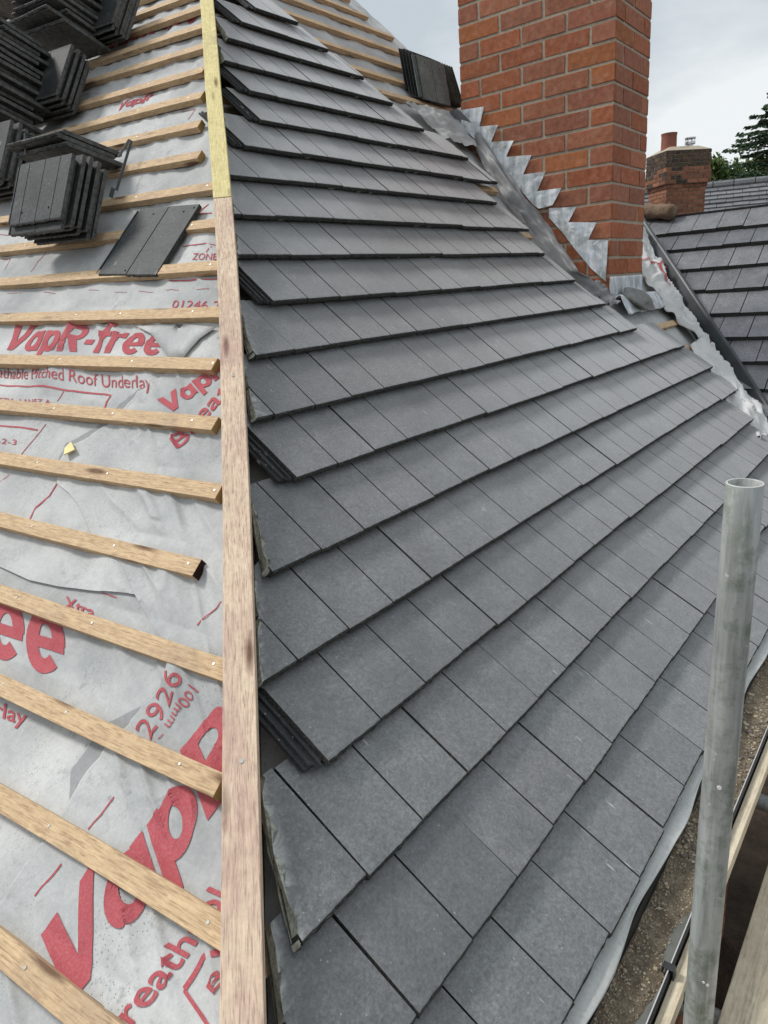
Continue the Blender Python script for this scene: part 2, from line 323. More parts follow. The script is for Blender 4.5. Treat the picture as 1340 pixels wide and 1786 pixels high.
M_mortar_grey = simple_noise('cement_mortar', (.15, .155, .15), (.27, .275, .265), 25)
def lead_mat():
    m, t, b = mat('weathered_lead', (.5, .55, .6), .55, .4)
    v = coords(t, (13, 13, 5), jitter=False); v2 = coords(t, jitter=False)
    a = tnoise(t, v, 1.6, 5, .6); g = tnoise(t, v2, 14, 6, .7); f = tnoise(t, v2, 90, 4, .6)
    c = mix(t, ramp(t, a, [(.35, (0, 0, 0)), (.65, (1, 1, 1))]), (.36, .385, .40), (.82, .86, .89))
    c = mix(t, ramp(t, g, [(.5, (0, 0, 0)), (.68, (.8, .8, .8))]), c, (.48, .56, .66))
    c = mix(t, ramp(t, tnoise(t, v2, 9, 4, .6), [(.56, (0, 0, 0)), (.72, (.8, .8, .8))]), c, (.27, .27, .22))
    t.links.new(c, b.inputs['Base Color']); bump(t, b, g, .5, .01); return m
M_lead = lead_mat()
def galv_mat():
    m, t, b = mat('galvanised_steel', (.3, .33, .32), .5, .5, .25)
    v = coords(t, (9, 9, 1.1), jitter=False); v2 = coords(t, jitter=False)
    a = tnoise(t, v, 6, 6, .6); g = tnoise(t, v2, 22, 6, .7)
    c = mix(t, ramp(t, a, [(.35, (0, 0, 0)), (.62, (1, 1, 1))]), (.26, .275, .265), (.47, .485, .475))
    c = mix(t, ramp(t, g, [(.48, (0, 0, 0)), (.66, (.85, .85, .85))]), c, (.17, .20, .155))
    c = mix(t, ramp(t, tnoise(t, coords(t, (40, 40, 2.2), jitter=False), 1.5, 6, .7), [(.52, (0, 0, 0)), (.66, (.6, .6, .6))]), c, (.50, .54, .53))
    c = mix(t, ramp(t, tnoise(t, v2, 7, 5, .7), [(.60, (0, 0, 0)), (.72, (.55, .55, .55))]), c, (.16, .13, .09))
    c = mix(t, ramp(t, tnoise(t, v2, 60, 3), [(.68, (0, 0, 0)), (.74, (.8, .8, .8))]), c, (.62, .64, .62))
    t.links.new(c, b.inputs['Base Color']); t.links.new(ramp(t, g, [(.3, (.42, .42, .42)), (.7, (.7, .7, .7))]), b.inputs['Roughness'])
    bump(t, b, g, .15, .002); return m
M_galv = galv_mat()
M_black = simple_noise('black_plastic', (.018, .02, .022), (.03, .032, .035), 30, .42, 0, spec=.5)
M_grp = simple_noise('dark_grey_grp', (.022, .028, .032), (.045, .053, .058), 8, .4, .15, .002, spec=.45)
M_rim = mat('gutter_rim_highlight', (.5, .5, .5), .4, .5)[0]  # bright line on the black gutter rim put into the colour; tube mouths share it
M_nail = mat('nail_head', (.42, .42, .40), .45, .5, .8)[0]
M_soil = simple_noise('gutter_silt', (.11, .085, .058), (.32, .265, .19), 26, .95, 1, .012)
M_wet = simple_noise('wet_silt', (.09, .095, .085), (.17, .175, .16), 14, .35, .4, .004, spec=.5)
M_ground = simple_noise('bare_earth', (.03, .02, .014), (.085, .06, .042), 4, .95, 1, .05)
def stone_mat():
    m, t, b = mat('grit_stones', (.3, .24, .17), .9, .2); at = nd(t, 'ShaderNodeAttribute', attribute_name='Col')
    t.links.new(at.outputs['Color'], b.inputs['Base Color']); return m
M_stone = stone_mat()
M_pot = simple_noise('terracotta', (.22, .085, .06), (.3, .12, .085), 12, .85, .2)
M_moss = simple_noise('mossy_clay', (.16, .085, .06), (.30, .235, .16), 16, .95, .9, .03)
M_leaf = simple_noise('broad_leaves', (.045, .085, .02), (.13, .19, .05), 1.3, .6, 0)
M_needle = simple_noise('conifer_needles', (.03, .06, .028), (.075, .12, .06), 2.0, .7, 0)
M_bark = simple_noise('bark', (.05, .04, .03), (.1, .08, .06), 6, .95, .5)
M_white = mat('white_splash', (.8, .8, .78), .6, .3)[0]
M_silver = mat('steel_cowl', (.5, .5, .5), .3, .5, .9)[0]

# ============================================================ SETTING
mb = MB(); mb.add([(-300, -300, -3.4), (300, -300, -3.4), (300, 300, -3.4), (-300, 300, -3.4)], [(0, 1, 2, 3)])
tag(mb.build('ground', M_ground), kind='structure')

# house carrying the roof
hb = MB()
def brickskin(mb, o, du, dz, n, nu, nz_, bu, bz, seed, mort=.012, dep=.012, jit=.002):
    r_ = random.Random(seed)
    for j in range(nz_):
        x = -(.5 * bu if j % 2 else 0)
        while x < nu:
            a, b = max(x, 0), min(x + bu, nu)
            if b - a > .03:
                c = r_.choice([(.30, .10, .05), (.36, .13, .06), (.24, .09, .055), (.33, .14, .09)])
                mb.box(o + du * (a + mort / 2) + dz * (j * bz + mort / 2) + n * 0, du * (b - a - mort), dz * (bz - mort), n * (dep + r_.uniform(-jit, jit)), 0, c)
            x += bu
house = empty('house', (1, 1.5, -3.4)); tag(house, 'brick house under the half tiled roof, its wall in shadow below the gutter', 'house')
mb = MB(); mb.box((-.22, .36, -3.4), (3.7, 0, 0), (0, 3.4, 0), (0, 0, 3.26)); mb.build('wall_core', M_mortar_grey, house)
mb = MB(); mb.box((-.66, -.008, -.16), (4.2, 0, 0), (0, .37, 0), (0, 0, .012)); mb.box((-.66, -.008, -.148), (4.2, 0, 0), (0, .016, 0), (0, 0, .10)); mb.build('soffit', M_black, house)
mb = MB(); brickskin(mb, Vector((-.22, .359, -3.4)), Vector((1, 0, 0)), Vector((0, 0, 1)), Vector((0, -1, 0)), 3.7, 29, .327, .109, 3); mb.build('brick_wall', M_brick, house, usecol=True)

# ============================================================ LAID TILES
TL = .262
def tile_verts(seed, x0=0.0, L_=TL, th=.0225, W_=W):
    r_ = random.Random(seed); v = []; f = []; mi = []
    for sl in range(2):
        xa = x0 + sl * W_ + .0021; xb = x0 + (sl + 1) * W_ - .0021; n = 15
        ph = r_.uniform(0, 9); yo = r_.uniform(-.0016, .0016)
        base = len(v)
        rows = []
        for i in range(n):
            x = xa + (xb - xa) * i / (n - 1)
            q = noise.noise(Vector((x * 26 + seed * 3.1, ph, 0))); q2 = noise.noise(Vector((x * 70 + seed, ph, 5))); q3 = noise.noise(Vector((x * 45, ph, 9 + seed)))
            rows.append([(x, .0045 + .002 * q2, -th - .004 * q), (x, yo - .0022 + .0045 * q2, -th * .62 + .001 * q3), (x, yo - .001 + .003 * q3, -.0035 - .001 * q), (x, yo + .0022 + .0015 * q2, -.0006), (x, .006, 0)] + [(x, .006 + (L_ - .006) * j / 8, 0) for j in range(1, 9)] + [(x, L_, -th)])
        m = len(rows[0])
        for row in rows: v += row
        for i in range(n - 1):
            for j in range(m):
                a = base + i * m + j; b = base + i * m + (j + 1) % m
                f.append((a, a + m, b + m, b)); mi.append((2 if noise.noise(Vector((xa * 9 + i * .23, seed * 1.3, 50))) > .34 and seed < 200 else 1) if j == 0 else 1 if j < 3 else 0)
        f.append(tuple(base + j for j in range(m))); mi.append(1)
        f.append(tuple(base + (n - 1) * m + j for j in range(m))[::-1]); mi.append(1)
    b = len(v); z0, z1 = -th + .0016, -.0165
    v += [(x0 + .002, .012, z0), (x0 + 2 * W_ - .002, .012, z0), (x0 + 2 * W_ - .002, L_ - .002, z0), (x0 + .002, L_ - .002, z0)]
    v += [(p[0], p[1], z1) for p in v[b:b + 4]]
    for q in [(0, 3, 2, 1), (4, 5, 6, 7), (0, 1, 5, 4), (1, 2, 6, 5), (2, 3, 7, 6), (3, 0, 4, 7)]: f.append(tuple(b + i for i in q)); mi.append(1)
    return v, f, mi
def tile_mesh(name, seed, mats, cuts=(), stain=0):        # cuts: list of ((x,y),(x,y)) keep the right hand side of the line going up
    v, f, mi = tile_verts(seed)
    me = bpy.data.meshes.new(name); me.from_pydata(v, [], f)
    for m in mats: me.materials.append(m)
    for p, i in zip(me.polygons, mi): p.material_index = i
    bm = bmesh.new(); bm.from_mesh(me)
    bmesh.ops.recalc_face_normals(bm, faces=bm.faces)
    for (ax, ay), (bx, by) in cuts:
        d = Vector((bx - ax, by - ay, 0)).normalized(); nrm = Vector((d.y, -d.x, 0))
        r = bmesh.ops.bisect_plane(bm, geom=bm.verts[:] + bm.edges[:] + bm.faces[:], plane_co=(ax, ay, 0), plane_no=nrm, clear_inner=True)
        ce = [e for e in r['geom_cut'] if isinstance(e, bmesh.types.BMEdge)]
        fl = bmesh.ops.holes_fill(bm, edges=[e for e in bm.edges if e.is_boundary], sides=0)
        for fc in fl['faces']: fc.material_index = 2
        cv = {vv for fc in fl['faces'] for vv in fc.verts}
        for vv in cv:
            s = (vv.co.x - ax) * d.x + (vv.co.y - ay) * d.y
            q = .011 * noise.noise(Vector((s * 22, seed, 0))) + .004 * noise.noise(Vector((s * 60, seed, 3)))
            vv.co -= nrm * (q * (1 if vv.co.z > -.004 else .4) + (.006 if vv.co.z < -.01 else -.006 * max(0, .4 + noise.noise(Vector((s * 35, seed, 8))) * 2)))
    bm.to_mesh(me); bm.free()
    if stain:
        at = me.attributes.new('Stain', 'FLOAT', 'POINT'); (ax, ay), (bx, by) = cuts[0]; d = Vector((bx - ax, by - ay)).normalized()
        for i, v_ in enumerate(me.vertices):
            s = (v_.co.x - ax) * d.y - (v_.co.y - ay) * d.x; at.data[i].value = max(0, 1 - s / stain)
    me.update(); return me
TM = [M_tile, M_edge, M_cut]
variants = [tile_mesh('roof_tile', i * 17 + 3, TM) for i in range(9)]
phase = {0: .83, 1: .355, 2: .86, 3: .34, 4: .90, 5: .456, 6: 0, 7: .53, 8: .1, 9: .5, 10: .05, 11: .53, 12: .02, 13: .4, 14: .8, 15: .35, 16: .8, 17: .3, 18: .72, 19: .21}
realpar = {3: -.66, 6: 2.0, 9: 4.5, 13: 7.4, 14: 8.8, 15: 9.35, 18: 11.72, 19: 13.21}
tailL = {2: -.365, 4: -.123, 5: .067, 7: .35, 8: .506, 10: .761, 11: .885, 12: 1.015, 16: 1.553, 17: 1.722}
xend = {0: 3.42, 1: 3.5, 2: 3.6, 3: 3.642, 4: 3.948, 5: 3.916, 6: 3.827, 7: 3.376, 8: 3.275, 9: 3.175, 10: 3.097, 11: 3.173, 12: 3.058, 13: 3.31, 14: 3.20, 15: 2.941, 16: 2.831, 17: 2.752, 18: 2.643, 19: 2.559}
Sx = S + [S[19] + .21]
ORD = ['lowest', 'second', 'third', 'fourth', 'fifth', 'sixth', 'seventh', 'eighth', 'ninth', 'tenth', 'eleventh', 'twelfth', 'thirteenth', 'fourteenth', 'fifteenth', 'sixteenth', 'seventeenth', 'eighteenth', 'nineteenth', 'top']
def ordc(k): return ('lowest course' if k == 0 else 'topmost laid course' if k == 19 else ORD[k] + ' course up from the eaves')
def interlock_mesh():
    mb = MB(); L_ = TL - .004
    prof = [(0, -.0165), (0, -.012), (-.006, -.012), (-.008, -.0065), (-.014, -.0065), (-.016, -.013), (-.024, -.013), (-.026, -.0075), (-.033, -.0075), (-.036, -.0145), (-.044, -.0145), (-.046, -.021), (0, -.021)]
    n = len(prof); vs = []
    for y in (.014, .05, .1, .15, .2, L_):
        for i, (x, z) in enumerate(prof): vs.append((x + .0006 * noise.noise(Vector((x * 300, y * 90, 2))), y + (.012 if x < -.012 and y < .02 else 0) * (-1 if x > -.02 else .3), z + .0008 * noise.noise(Vector((x * 200, y * 60, 7)))))
    fs = [(r_ * n + i, r_ * n + (i + 1) % n, (r_ + 1) * n + (i + 1) % n, (r_ + 1) * n + i) for r_ in range(5) for i in range(n)] + [tuple(range(n)), tuple(range(5 * n, 6 * n))[::-1]]
    me = bpy.data.meshes.new('interlocking_edge'); me.from_pydata(vs, [], fs); me.materials.append(M_tile_dark); me.update(); return me
IM = interlock_mesh()
for k in range(20):
    s0, s1 = Sx[k], Sx[k + 1]
    A0 = surf(0, s0); A1 = surf(0, s1, -.0285); U = (A1 - A0).normalized(); Xv = Vector((1, 0, 0)); Nn = Xv.cross(U)
    exposed = k in realpar
    if exposed: base = realpar[k]; start = base
    else: base = phase[k] + 2 * ((k * 7) % 3); start = None
    xl = xhip(s0) if k not in tailL else tailL[k]
    hipcut = []
    xh0, xh1 = (tailL[k] if k in tailL else xhip(s0) + .012), xhip(s0 + TL) + .004
    if exposed: xh0 = xhip(s0) + .01; xh1 = xhip(s0 + TL) + .01
    i = math.floor((xh0 / W - base) / 2) if not exposed else 0
    x = (base + 2 * i) * W
    end = xend[k]; first = True
    while x < end - .02:
        cuts = []
        if x < xh1 + .02: cuts.append(((xh0 - x, 0), (xh1 - x, TL)))
        if x + 2 * W > end + .03: cuts.append(((end - x, TL), (end - x, 0)))
        stained = (k == 7 and first) or (k == 2 and first)
        if cuts or stained:
            me = tile_mesh('roof_tile', k * 31 + int(x * 50), [M_tile_stain if cuts and first else M_tile, M_edge, M_cut], cuts, (.12 if k == 7 else .022 if stained else .014) if cuts and first else 0)
            if len(me.polygons) < 4: x += 2 * W; continue
        else: me = variants[rnd.randrange(9)]
        o = bpy.data.objects.new('roof_tile', me); C.objects.link(o)
        jy, jz, ja = rnd.uniform(-.003, .003), rnd.uniform(-.001, .0034), math.radians(rnd.uniform(-.35, .35))
        loc = A0 + Xv * x + U * jy + Nn * jz
        ca, sa = math.cos(ja), math.sin(ja); X2 = Xv * ca + U * sa; U2_ = U * ca - Xv * sa
        o.matrix_world = Matrix(((X2.x, U2_.x, Nn.x, loc.x), (X2.y, U2_.y, Nn.y, loc.y), (X2.z, U2_.z, Nn.z, loc.z), (0, 0, 0, 1)))
        last = x + 2 * W >= end - .02
        if first and exposed:
            c = bpy.data.objects.new('interlocking_edge', IM); C.objects.link(c); c.parent = o
            tag(o, 'tile with bared ribbed interlock by the hip board, %s' % ordc(k), 'roof tile')
        elif first: tag(o, ('lime stained' if stained else 'grey') + ' tile cut slanting along the hip board, %s' % ordc(k), 'roof tile')
        elif last: tag(o, 'grey tile at the right end of the %s' % ordc(k), 'roof tile')
        else: tag(o, 'dark grey double slate roof tile laid in the %s' % ordc(k), 'roof tile', 'roof tiles laid in the %s' % ordc(k))
        first = False; x += 2 * W

# ============================================================ UNDERLAY
def wrR(X, s):
    return .012 * nz(X * 6, s * 3, 1) + .006 * nz(X * 19, s * 9, 2) + .004 * nz(X * 4 + s * 14, s * 2, 3)
def xr(s): return 3.526 + .809 * max(s, -.02) if s < 2.44 else 4.14
mb = MB()
ss = [-.02 + 5.4 * j / 150 for j in range(151)]
ss = sorted(ss + [2.439, 2.441])
def fR(u, v):
    s = ss[round(v * (len(ss) - 1))]; a, b = xhip(s) - .01, xr(s)
    X = a + (b - a) * u; return surf(X, s, -.090 + wrR(X, s) - (.045 if s < .5 else .09) * math.exp(-(X - a) / .05))
mb.grid(fR, 110, len(ss))
tag(mb.build('roof_membrane', M_felt, smooth=True), 'grey underlay sheet beneath the laid tiles, bare at the top right', 'membrane')

def wrL(a, k):
    fade = 1.0
    g = abs(((k - .2) % 1) - .5) * 2             # 0 mid bay, 1 at the batten
    up = min(1, max(0, (k - 8) / 6))
    m_ = 1 - g ** 3
    q = .018 * nz(a * 4, k * .8, 11) * m_ + .006 * nz(a * 10 + k, k * 1.6, 12) * m_ + up * .013 * nz(a * 15 + k * .7, k * .6, 13) * (1 - .35 * g)
    ri = 1 - abs(nz(a * 5 - k * .9, k * .3 + a * 2, 15)) * 3.2
    q += .030 * (1 - .6 * up) * max(0, ri) ** 2 * m_ * max(0, .35 + nz(a * 2.1, k * .4, 40))
    ri = 1 - abs(nz(a * 9 - k * 1.3, a * 4 + k * .2, 17)) * 3
    q += .015 * math.exp(-((a - .2 - .02 * k) / .22) ** 2) * max(0, ri) ** 2 * m_ * (1 if k < 7 else .5)
    q += .0012 * nz(a * 45, k * 9, 19) + .006 * up * max(0, nz(a * 6 + k * .4, k * 1.4, 21)) * m_
    return min(q, .013 + .012 * m_ * (k < 8)) - (.004 + .004 * up) * (1 - g * g) if g < .6 else min(q, .014)  - (.004 + .004 * up) * (1 - g * g)
DL = -.027
def memL(a, k, extra=0.0):
    return SL(a, k, DL + wrL(a, k) * (.75 if True else 1) + extra)
slit = sorted([(p[0], p[1]) for p in SLIT])
def slitk(a):
    if a < .34: return 3.42
    return lerp_tab(slit, a)
mb = MB()
def fU(u, v):
    a = .02 + 3.1 * u ** 1.35
    k0 = slitk(a); k = k0 + (27.0 - k0) * v
    return memL(a, k, .004 * math.exp(-(k - k0) * 3) * (1 if a > .3 else 0) + .0015)
mb.grid(fU, 210, 620)
upper = tag(mb.build('roof_membrane', M_felt, smooth=True), 'upper grey underlay sheet with red lettering below the tile stacks', 'membrane')
mb = MB()
def fD(u, v):
    a = .02 + 2.6 * u ** 1.35; k = -2.2 + 5.9 * v
    return memL(a, k, -.0025)
mb.grid(fD, 170, 260)
lower = tag(mb.build('roof_membrane', M_felt, smooth=True), 'lowest grey underlay sheet with red lettering at the bottom left', 'membrane')
# sheet lapped over the hip, its left edge torn and curling
lapt = sorted([(p[1], p[0]) for p in LAP]); lapt = [(-3.0, 1.9)] + lapt
def lape(k): return lerp_tab(lapt, k) + .006 * nz(k * 7, 3, 0)
mb = MB()
def fO(u, v):
    k = -2.2 + 9.2 * v; ae = lape(k); a = ae + (.018 - ae) * u
    top = min(1, (7.0 - k) * 1.6); d = abs(a - ae)
    return memL(a, k, .0045 + .006 * math.exp(-d * 26) * (.6 + .5 * nz(k * 2, 1, 0)) * top)
mb.grid(fO, 90, 460)
over = tag(mb.build('roof_membrane', M_felt, smooth=True, solid=.0012), 'grey underlay sheet lapped along the hip board with slanting red lettering', 'membrane')
fl = [(p[0], p[1]) for p in FLAP]; mb = MB()
cen = (.24, 7.75); vs = []
for t in range(4):
    for (a, k) in fl: vs.append(memL(cen[0] + (a - cen[0]) * (t + .4) / 3.4, cen[1] + (k - cen[1]) * (t + .4) / 3.4, .005 + .0018 * t))
n = len(fl); mb.add(vs, [(t * n + i, t * n + i + 1, (t + 1) * n + i + 1, (t + 1) * n + i) for t in range(3) for i in range(n - 1)] + [tuple(range(n))])
tag(mb.build('membrane_flap', M_felt, smooth=True, solid=.001), 'small torn flap of grey underlay folded down below a batten beside the hip board', 'underlay flap')

# printed lettering
def on_over(a, k): return a < lape(k) - .002 and k < 6.95
def sheet_of(a, k):
    if on_over(a, k): return over, .0062
    if k > slitk(a): return upper, .0032
    return lower, -.0012
def ell(cx, cy, rx, ry, a0=0, a1=360, n=28): return [(cx + rx * math.cos(math.radians(a0 + (a1 - a0) * i / n)), cy + ry * math.sin(math.radians(a0 + (a1 - a0) * i / n))) for i in range(n + (0 if a1 - a0 == 360 else 1))]
def rc(x0, y0, x1, y1): return [(x0, y0), (x1, y0), (x1, y1), (x0, y1)]
GL = {  # bold display letters: advance, list of (outline, holes)
 'V': (.62, [([(0, .7), (.19, .7), (.29, .25), (.45, .7), (.64, .7), (.36, 0), (.17, 0)], [])]),
 'a': (.50, [(ell(.23, .25, .235, .265), [ell(.23, .25, .075, .135)]), (rc(.32, 0, .47, .51), [])]),
 'p': (.54, [(ell(.28, .25, .235, .265), [ell(.28, .25, .075, .135)]), (rc(.02, -.2, .17, .51), [])]),
 'R': (.60, [(rc(0, 0, .17, .7), []), ([(.17, .7), (.30, .7)] + ell(.33, .5, .22, .2, 90, -90) + [(.17, .3), (.17, .41)] + ell(.30, .5, .085, .09, -90, 90) + [(.17, .59)], []), ([(.20, .31), (.38, .31), (.57, 0), (.37, 0)], [])]),
 '-': (.30, [(rc(.03, .2, .25, .33), [])]),
 'f': (.34, [([(.08, 0), (.23, 0), (.23, .40), (.33, .40), (.33, .51), (.23, .51), (.24, .57), (.28, .60), (.36, .59), (.36, .70), (.24, .71), (.13, .67), (.08, .56), (.08, .51), (.01, .51), (.01, .40), (.08, .40)], [])]),
 'r': (.38, [([(.02, 0), (.17, 0), (.17, .27), (.22, .36), (.36, .37), (.38, .51), (.28, .51), (.17, .43), (.17, .5), (.02, .5)], [])]),
 'e': (.50, [(ell(.24, .25, .235, .265, 0, 318, 30) + ell(.24, .25, .085, .14, 318, 0, 24), []), (rc(.13, .19, .462, .285), [])])}
def bold_italic(s):
    from mathutils.geometry import tessellate_polygon
    v = []; f = []; x = 0
    for ch in s:
        adv, parts = GL[ch]
        for outer, holes in parts:
            loops = [[Vector((x + p[0] + p[1] * .26, p[1], 0)) for p in lp] for lp in [outer] + holes]
            b = len(v); 
            for lp in loops: v += lp
            for t in tessellate_polygon(loops): f.append(tuple(b + i for i in t))
        x += adv
    me = bpy.data.meshes.new('t'); me.from_pydata(v, [], f); me.update(); return me
def put_text(s, BL, BR, TLp, style):
    cu = bpy.data.curves.new('txt', 'FONT'); cu.body = s; cu.size = 1; cu.resolution_u = 4
    if style == 1: cu.shear = .26; cu.offset = .014 if len(s) < 6 else .018
    if style == 2: cu.offset = .012
    ob = bpy.data.objects.new('txt', cu); C.objects.link(ob)
    dg = bpy.context.evaluated_depsgraph_get(); me = bpy.data.meshes.new_from_object(ob.evaluated_get(dg))
    bpy.data.objects.remove(ob)
    if style == 1: me = bold_italic(s)
    bm = bmesh.new(); bm.from_mesh(me)
    for _ in range(5):
        es = [e for e in bm.edges if e.calc_length() > (.05 if style else .09)]
        if es: bmesh.ops.subdivide_edges(bm, edges=es, cuts=1); bmesh.ops.triangulate(bm, faces=bm.faces)
    xs = [v.co.x for v in bm.verts]; x0, x1 = min(xs), max(xs); cap = .70
    pos = {}
    for v in bm.verts:
        tx = (v.co.x - x0) / (x1 - x0); ty = v.co.y / cap
        a = BL[0] + (BR[0] - BL[0]) * tx + (TLp[0] - BL[0]) * ty; k = BL[1] + (BR[1] - BL[1]) * tx + (TLp[1] - BL[1]) * ty
        pos[v.index] = (a, k)
    groups = {}
    for f_ in bm.faces:
        a = sum(pos[v.index][0] for v in f_.verts) / len(f_.verts); k = sum(pos[v.index][1] for v in f_.verts) / len(f_.verts)
        if a < .02 or a > 2.2: continue
        sh, e = sheet_of(a, k); groups.setdefault(sh.name, (sh, e, []))[2].append([v.index for v in f_.verts])
    for sh, e, fs in groups.values():
        m = MB(); idx = {}
        for f_ in fs:
            for i in f_:
                if i not in idx:
                    idx[i] = len(m.v); a, k = pos[i]; ex = e
                    if sh is over: ex = .0058 + .006 * math.exp(-abs(a - lape(k)) * 26) * (.6 + .5 * nz(k * 2, 1, 0)) * min(1, (7.0 - k) * 1.6)
                    if sh is upper: ex = .0027 + (.004 * math.exp(-(k - slitk(a)) * 3) if a > .3 else 0)
                    m.v.append(memL(a, k, ex + .0009))
            m.f.append(tuple(idx[i] for i in f_)); m.mi.append(0)
        m.build('printed_lettering', M_ink, sh)
    bm.free()
inks = {}
for t_ in TEXTS: 
    put_text(*t_)
for pts, wd in LINES:
    m = {}
    P_ = []
    for (a, k), (b, l) in zip(pts, pts[1:]):
        n = max(2, int(max(abs(a - b) / .03, abs(k - l) / .15)))
        P_ += [(a + (b - a) * i / n, k + (l - k) * i / n) for i in range(n)]
    P_.append(pts[-1]); wv = wd * .00042 * (1.6 if P_[0][1] > 5 else 1.1)
    inks = {}
    for i in range(len(P_) - 1):
        (a, k), (b, l) = P_[i], P_[i + 1]; sh, e = sheet_of((a + b) / 2, (k + l) / 2)
        dx, dy = (b - a), (l - k) * .2; d = math.hypot(dx, dy) or 1; nx, ny = -dy / d * wv, dx / d * wv / .2
        inks.setdefault(sh.name, (sh, MB()))[1].add([memL(a + nx, k + ny, e), memL(b + nx, l + ny, e), memL(b - nx, l - ny, e), memL(a - nx, k - ny, e)], [(0, 1, 2, 3)])
    for sh, m in inks.values(): m.build('printed_line', M_ink, sh)
mb = MB(); q = [memL(a, k, .012 + .003 * i) for i, (a, k) in enumerate(CHIP)]; mb.add(q, [(0, 1, 2, 3)])
tag(mb.build('wood_chip', M_batten_y, solid=.004), 'small pale yellow splinter of wood lying on the grey underlay', 'wood chip')

# ============================================================ BATTENS
def bar(name, pts, up, wd, ht, mats, parent=None, bevel=.0012, seed=0, endm=(1, 1)):
    """rectangular timber along pts; up = normals; top face on pts, width to the lower side (-cross)"""
    pts = [Vector(p) for p in pts]; v = []; uv = []; f = []; mi = []; d = 0
    for i, p in enumerate(pts):
        t = (pts[min(i + 1, len(pts) - 1)] - pts[max(i - 1, 0)]).normalized(); n = Vector(up[i]).normalized(); side = t.cross(n).normalized(); n = side.cross(t)
        if i: d += (p - pts[i - 1]).length
        for (a, b, u_) in ((0, 0, 0), (1, 0, wd), (1, 1, wd + ht), (0, 1, 2 * wd + ht)):
            v.append(p + side * wd * a - n * ht * b); uv.append((d + seed * 1.7, u_ + seed * .37))
    m = len(pts)
    for i in range(m - 1):
        for j in range(4):
            a, b = i * 4 + j, i * 4 + (j + 1) % 4; f.append((a, b, b + 4, a + 4)); mi.append(0)
    f.append((3, 2, 1, 0)); mi.append(endm[0]); f.append(tuple((m - 1) * 4 + j for j in range(4))); mi.append(endm[1])
    o = obj(name, v, f, mats, parent, mi, uv)
    bm = bmesh.new(); bm.from_mesh(o.data); bmesh.ops.recalc_face_normals(bm, faces=bm.faces); bm.to_mesh(o.data); bm.free()
    if bevel:
        md = o.modifiers.new('bevel', 'BEVEL'); md.width = bevel; md.segments = 2; md.limit_method = 'ANGLE'
    return o
def nail(parent, p, n, r=.0031):
    mb = MB(); n = Vector(n).normalized(); p = Vector(p); mb.tube([p - n * .002, p + n * .0012], r, 10); return mb.build('nail', M_nail, parent, smooth=False)
enda = {4: .117, 6: .057, 7: .055, 5: .045, 12: .094, 13: .085, 14: .06, 15: .04, 2: .042}
COUNT = ['first', 'second', 'third', 'fourth', 'fifth', 'sixth', 'seventh', 'eighth', 'ninth', 'tenth', 'eleventh', 'twelfth', 'thirteenth', 'fourteenth', 'fifteenth', 'sixteenth', 'seventeenth', 'eighteenth', 'nineteenth', 'twentieth', 'twenty first', 'twenty second']
for k in range(0, 22):
    a0 = enda.get(k, .012); a1 = 1.75 if k < 9 else 2.5
    n = 14; pts = []; up = []
    r_ = random.Random(k); ph = r_.uniform(0, 9)
    for i in range(n):
        a = a0 + (a1 - a0) * (i / (n - 1)); P, D, T, nn = frameL(k)
        pts.append(SL(a, k + .03 * nz(a * 1.3, ph, 0), .001 * nz(a * 2, ph, 4))); up.append(nn)
    o = bar('roof_batten', pts[::-1], up[::-1], .045, .026, [M_batten, M_end, M_end_dark], seed=k + 1, endm=(1, 2 if k == 4 else 1))
    extra = {4: ', its dark end stopping short', 12: ', stopping short of the hip board', 13: ', stopping just short'}.get(k, '')
    tag(o, 'sawn batten on bare underlay, %s from the bottom%s' % (COUNT[k], extra), 'batten')
    for a in [.075 if k % 2 else .16, .42 + .1 * r_.random(), .75 + .1 * r_.random(), 1.2]:
        if a > a0 + .01: P, D, T, nn = frameL(k); nail(o, SL(a, k, 0) - T.normalized() * .022, nn)
def battenR(s, x0, x1, label, k):
    n = max(3, int((x1 - x0) / .25)); pts = []; up = []
    for i in range(n):
        X = x0 + (x1 - x0) * i / (n - 1); p = surf(X, s + .045 + .004 * nz(X * 1.2, k, 0), -.060); e = surf(X, s + .1, -.06) - surf(X, s, -.06)
        pts.append(p); up.append(Vector((1, 0, 0)).cross(e))
    return tag(bar('roof_batten', pts, up, .045, .026, [M_batten, M_end, M_end_dark], seed=40 + k), label, 'batten')
for k in range(1, 20):
    x0 = xhip(S[k]) - .012; x1 = min(xend[k] + .13, 4.0)
    if k in (7, 8): x1 = xend[k] + .15
    if k in (12, 13): x1 = xend[k] + .08
    if k >= 17: x1 = {17: 4.02, 18: 3.72, 19: 3.74}[k]
    battenR(S[k] + .004, x0, x1, 'sawn batten carrying the heads of the %s of laid tiles' % ordc(k - 1).replace(' up from the eaves', ''), k)
for j, (s, x1) in enumerate([(4.14, 3.93), (4.38, 3.99), (4.60, 3.9), (4.82, 3.9)]):
    battenR(s, xhip(s) + .03, x1, 'bare batten against the sky above the laid tiles, %s from the bottom of those' % COUNT[j], 60 + j)
for s, x0, x1, lb in [(1.64, 4.19, 4.66, 'short batten stub just right of the brick chimney'), (1.43, 3.60, 4.5, 'short batten stub between the chimney foot and the valley trough'), (1.215, 3.7, 4.12, 'short batten stub emerging at the end of the seventh tile course')]:
    battenR(s, x0, x1, lb, 80 + int(s * 10))

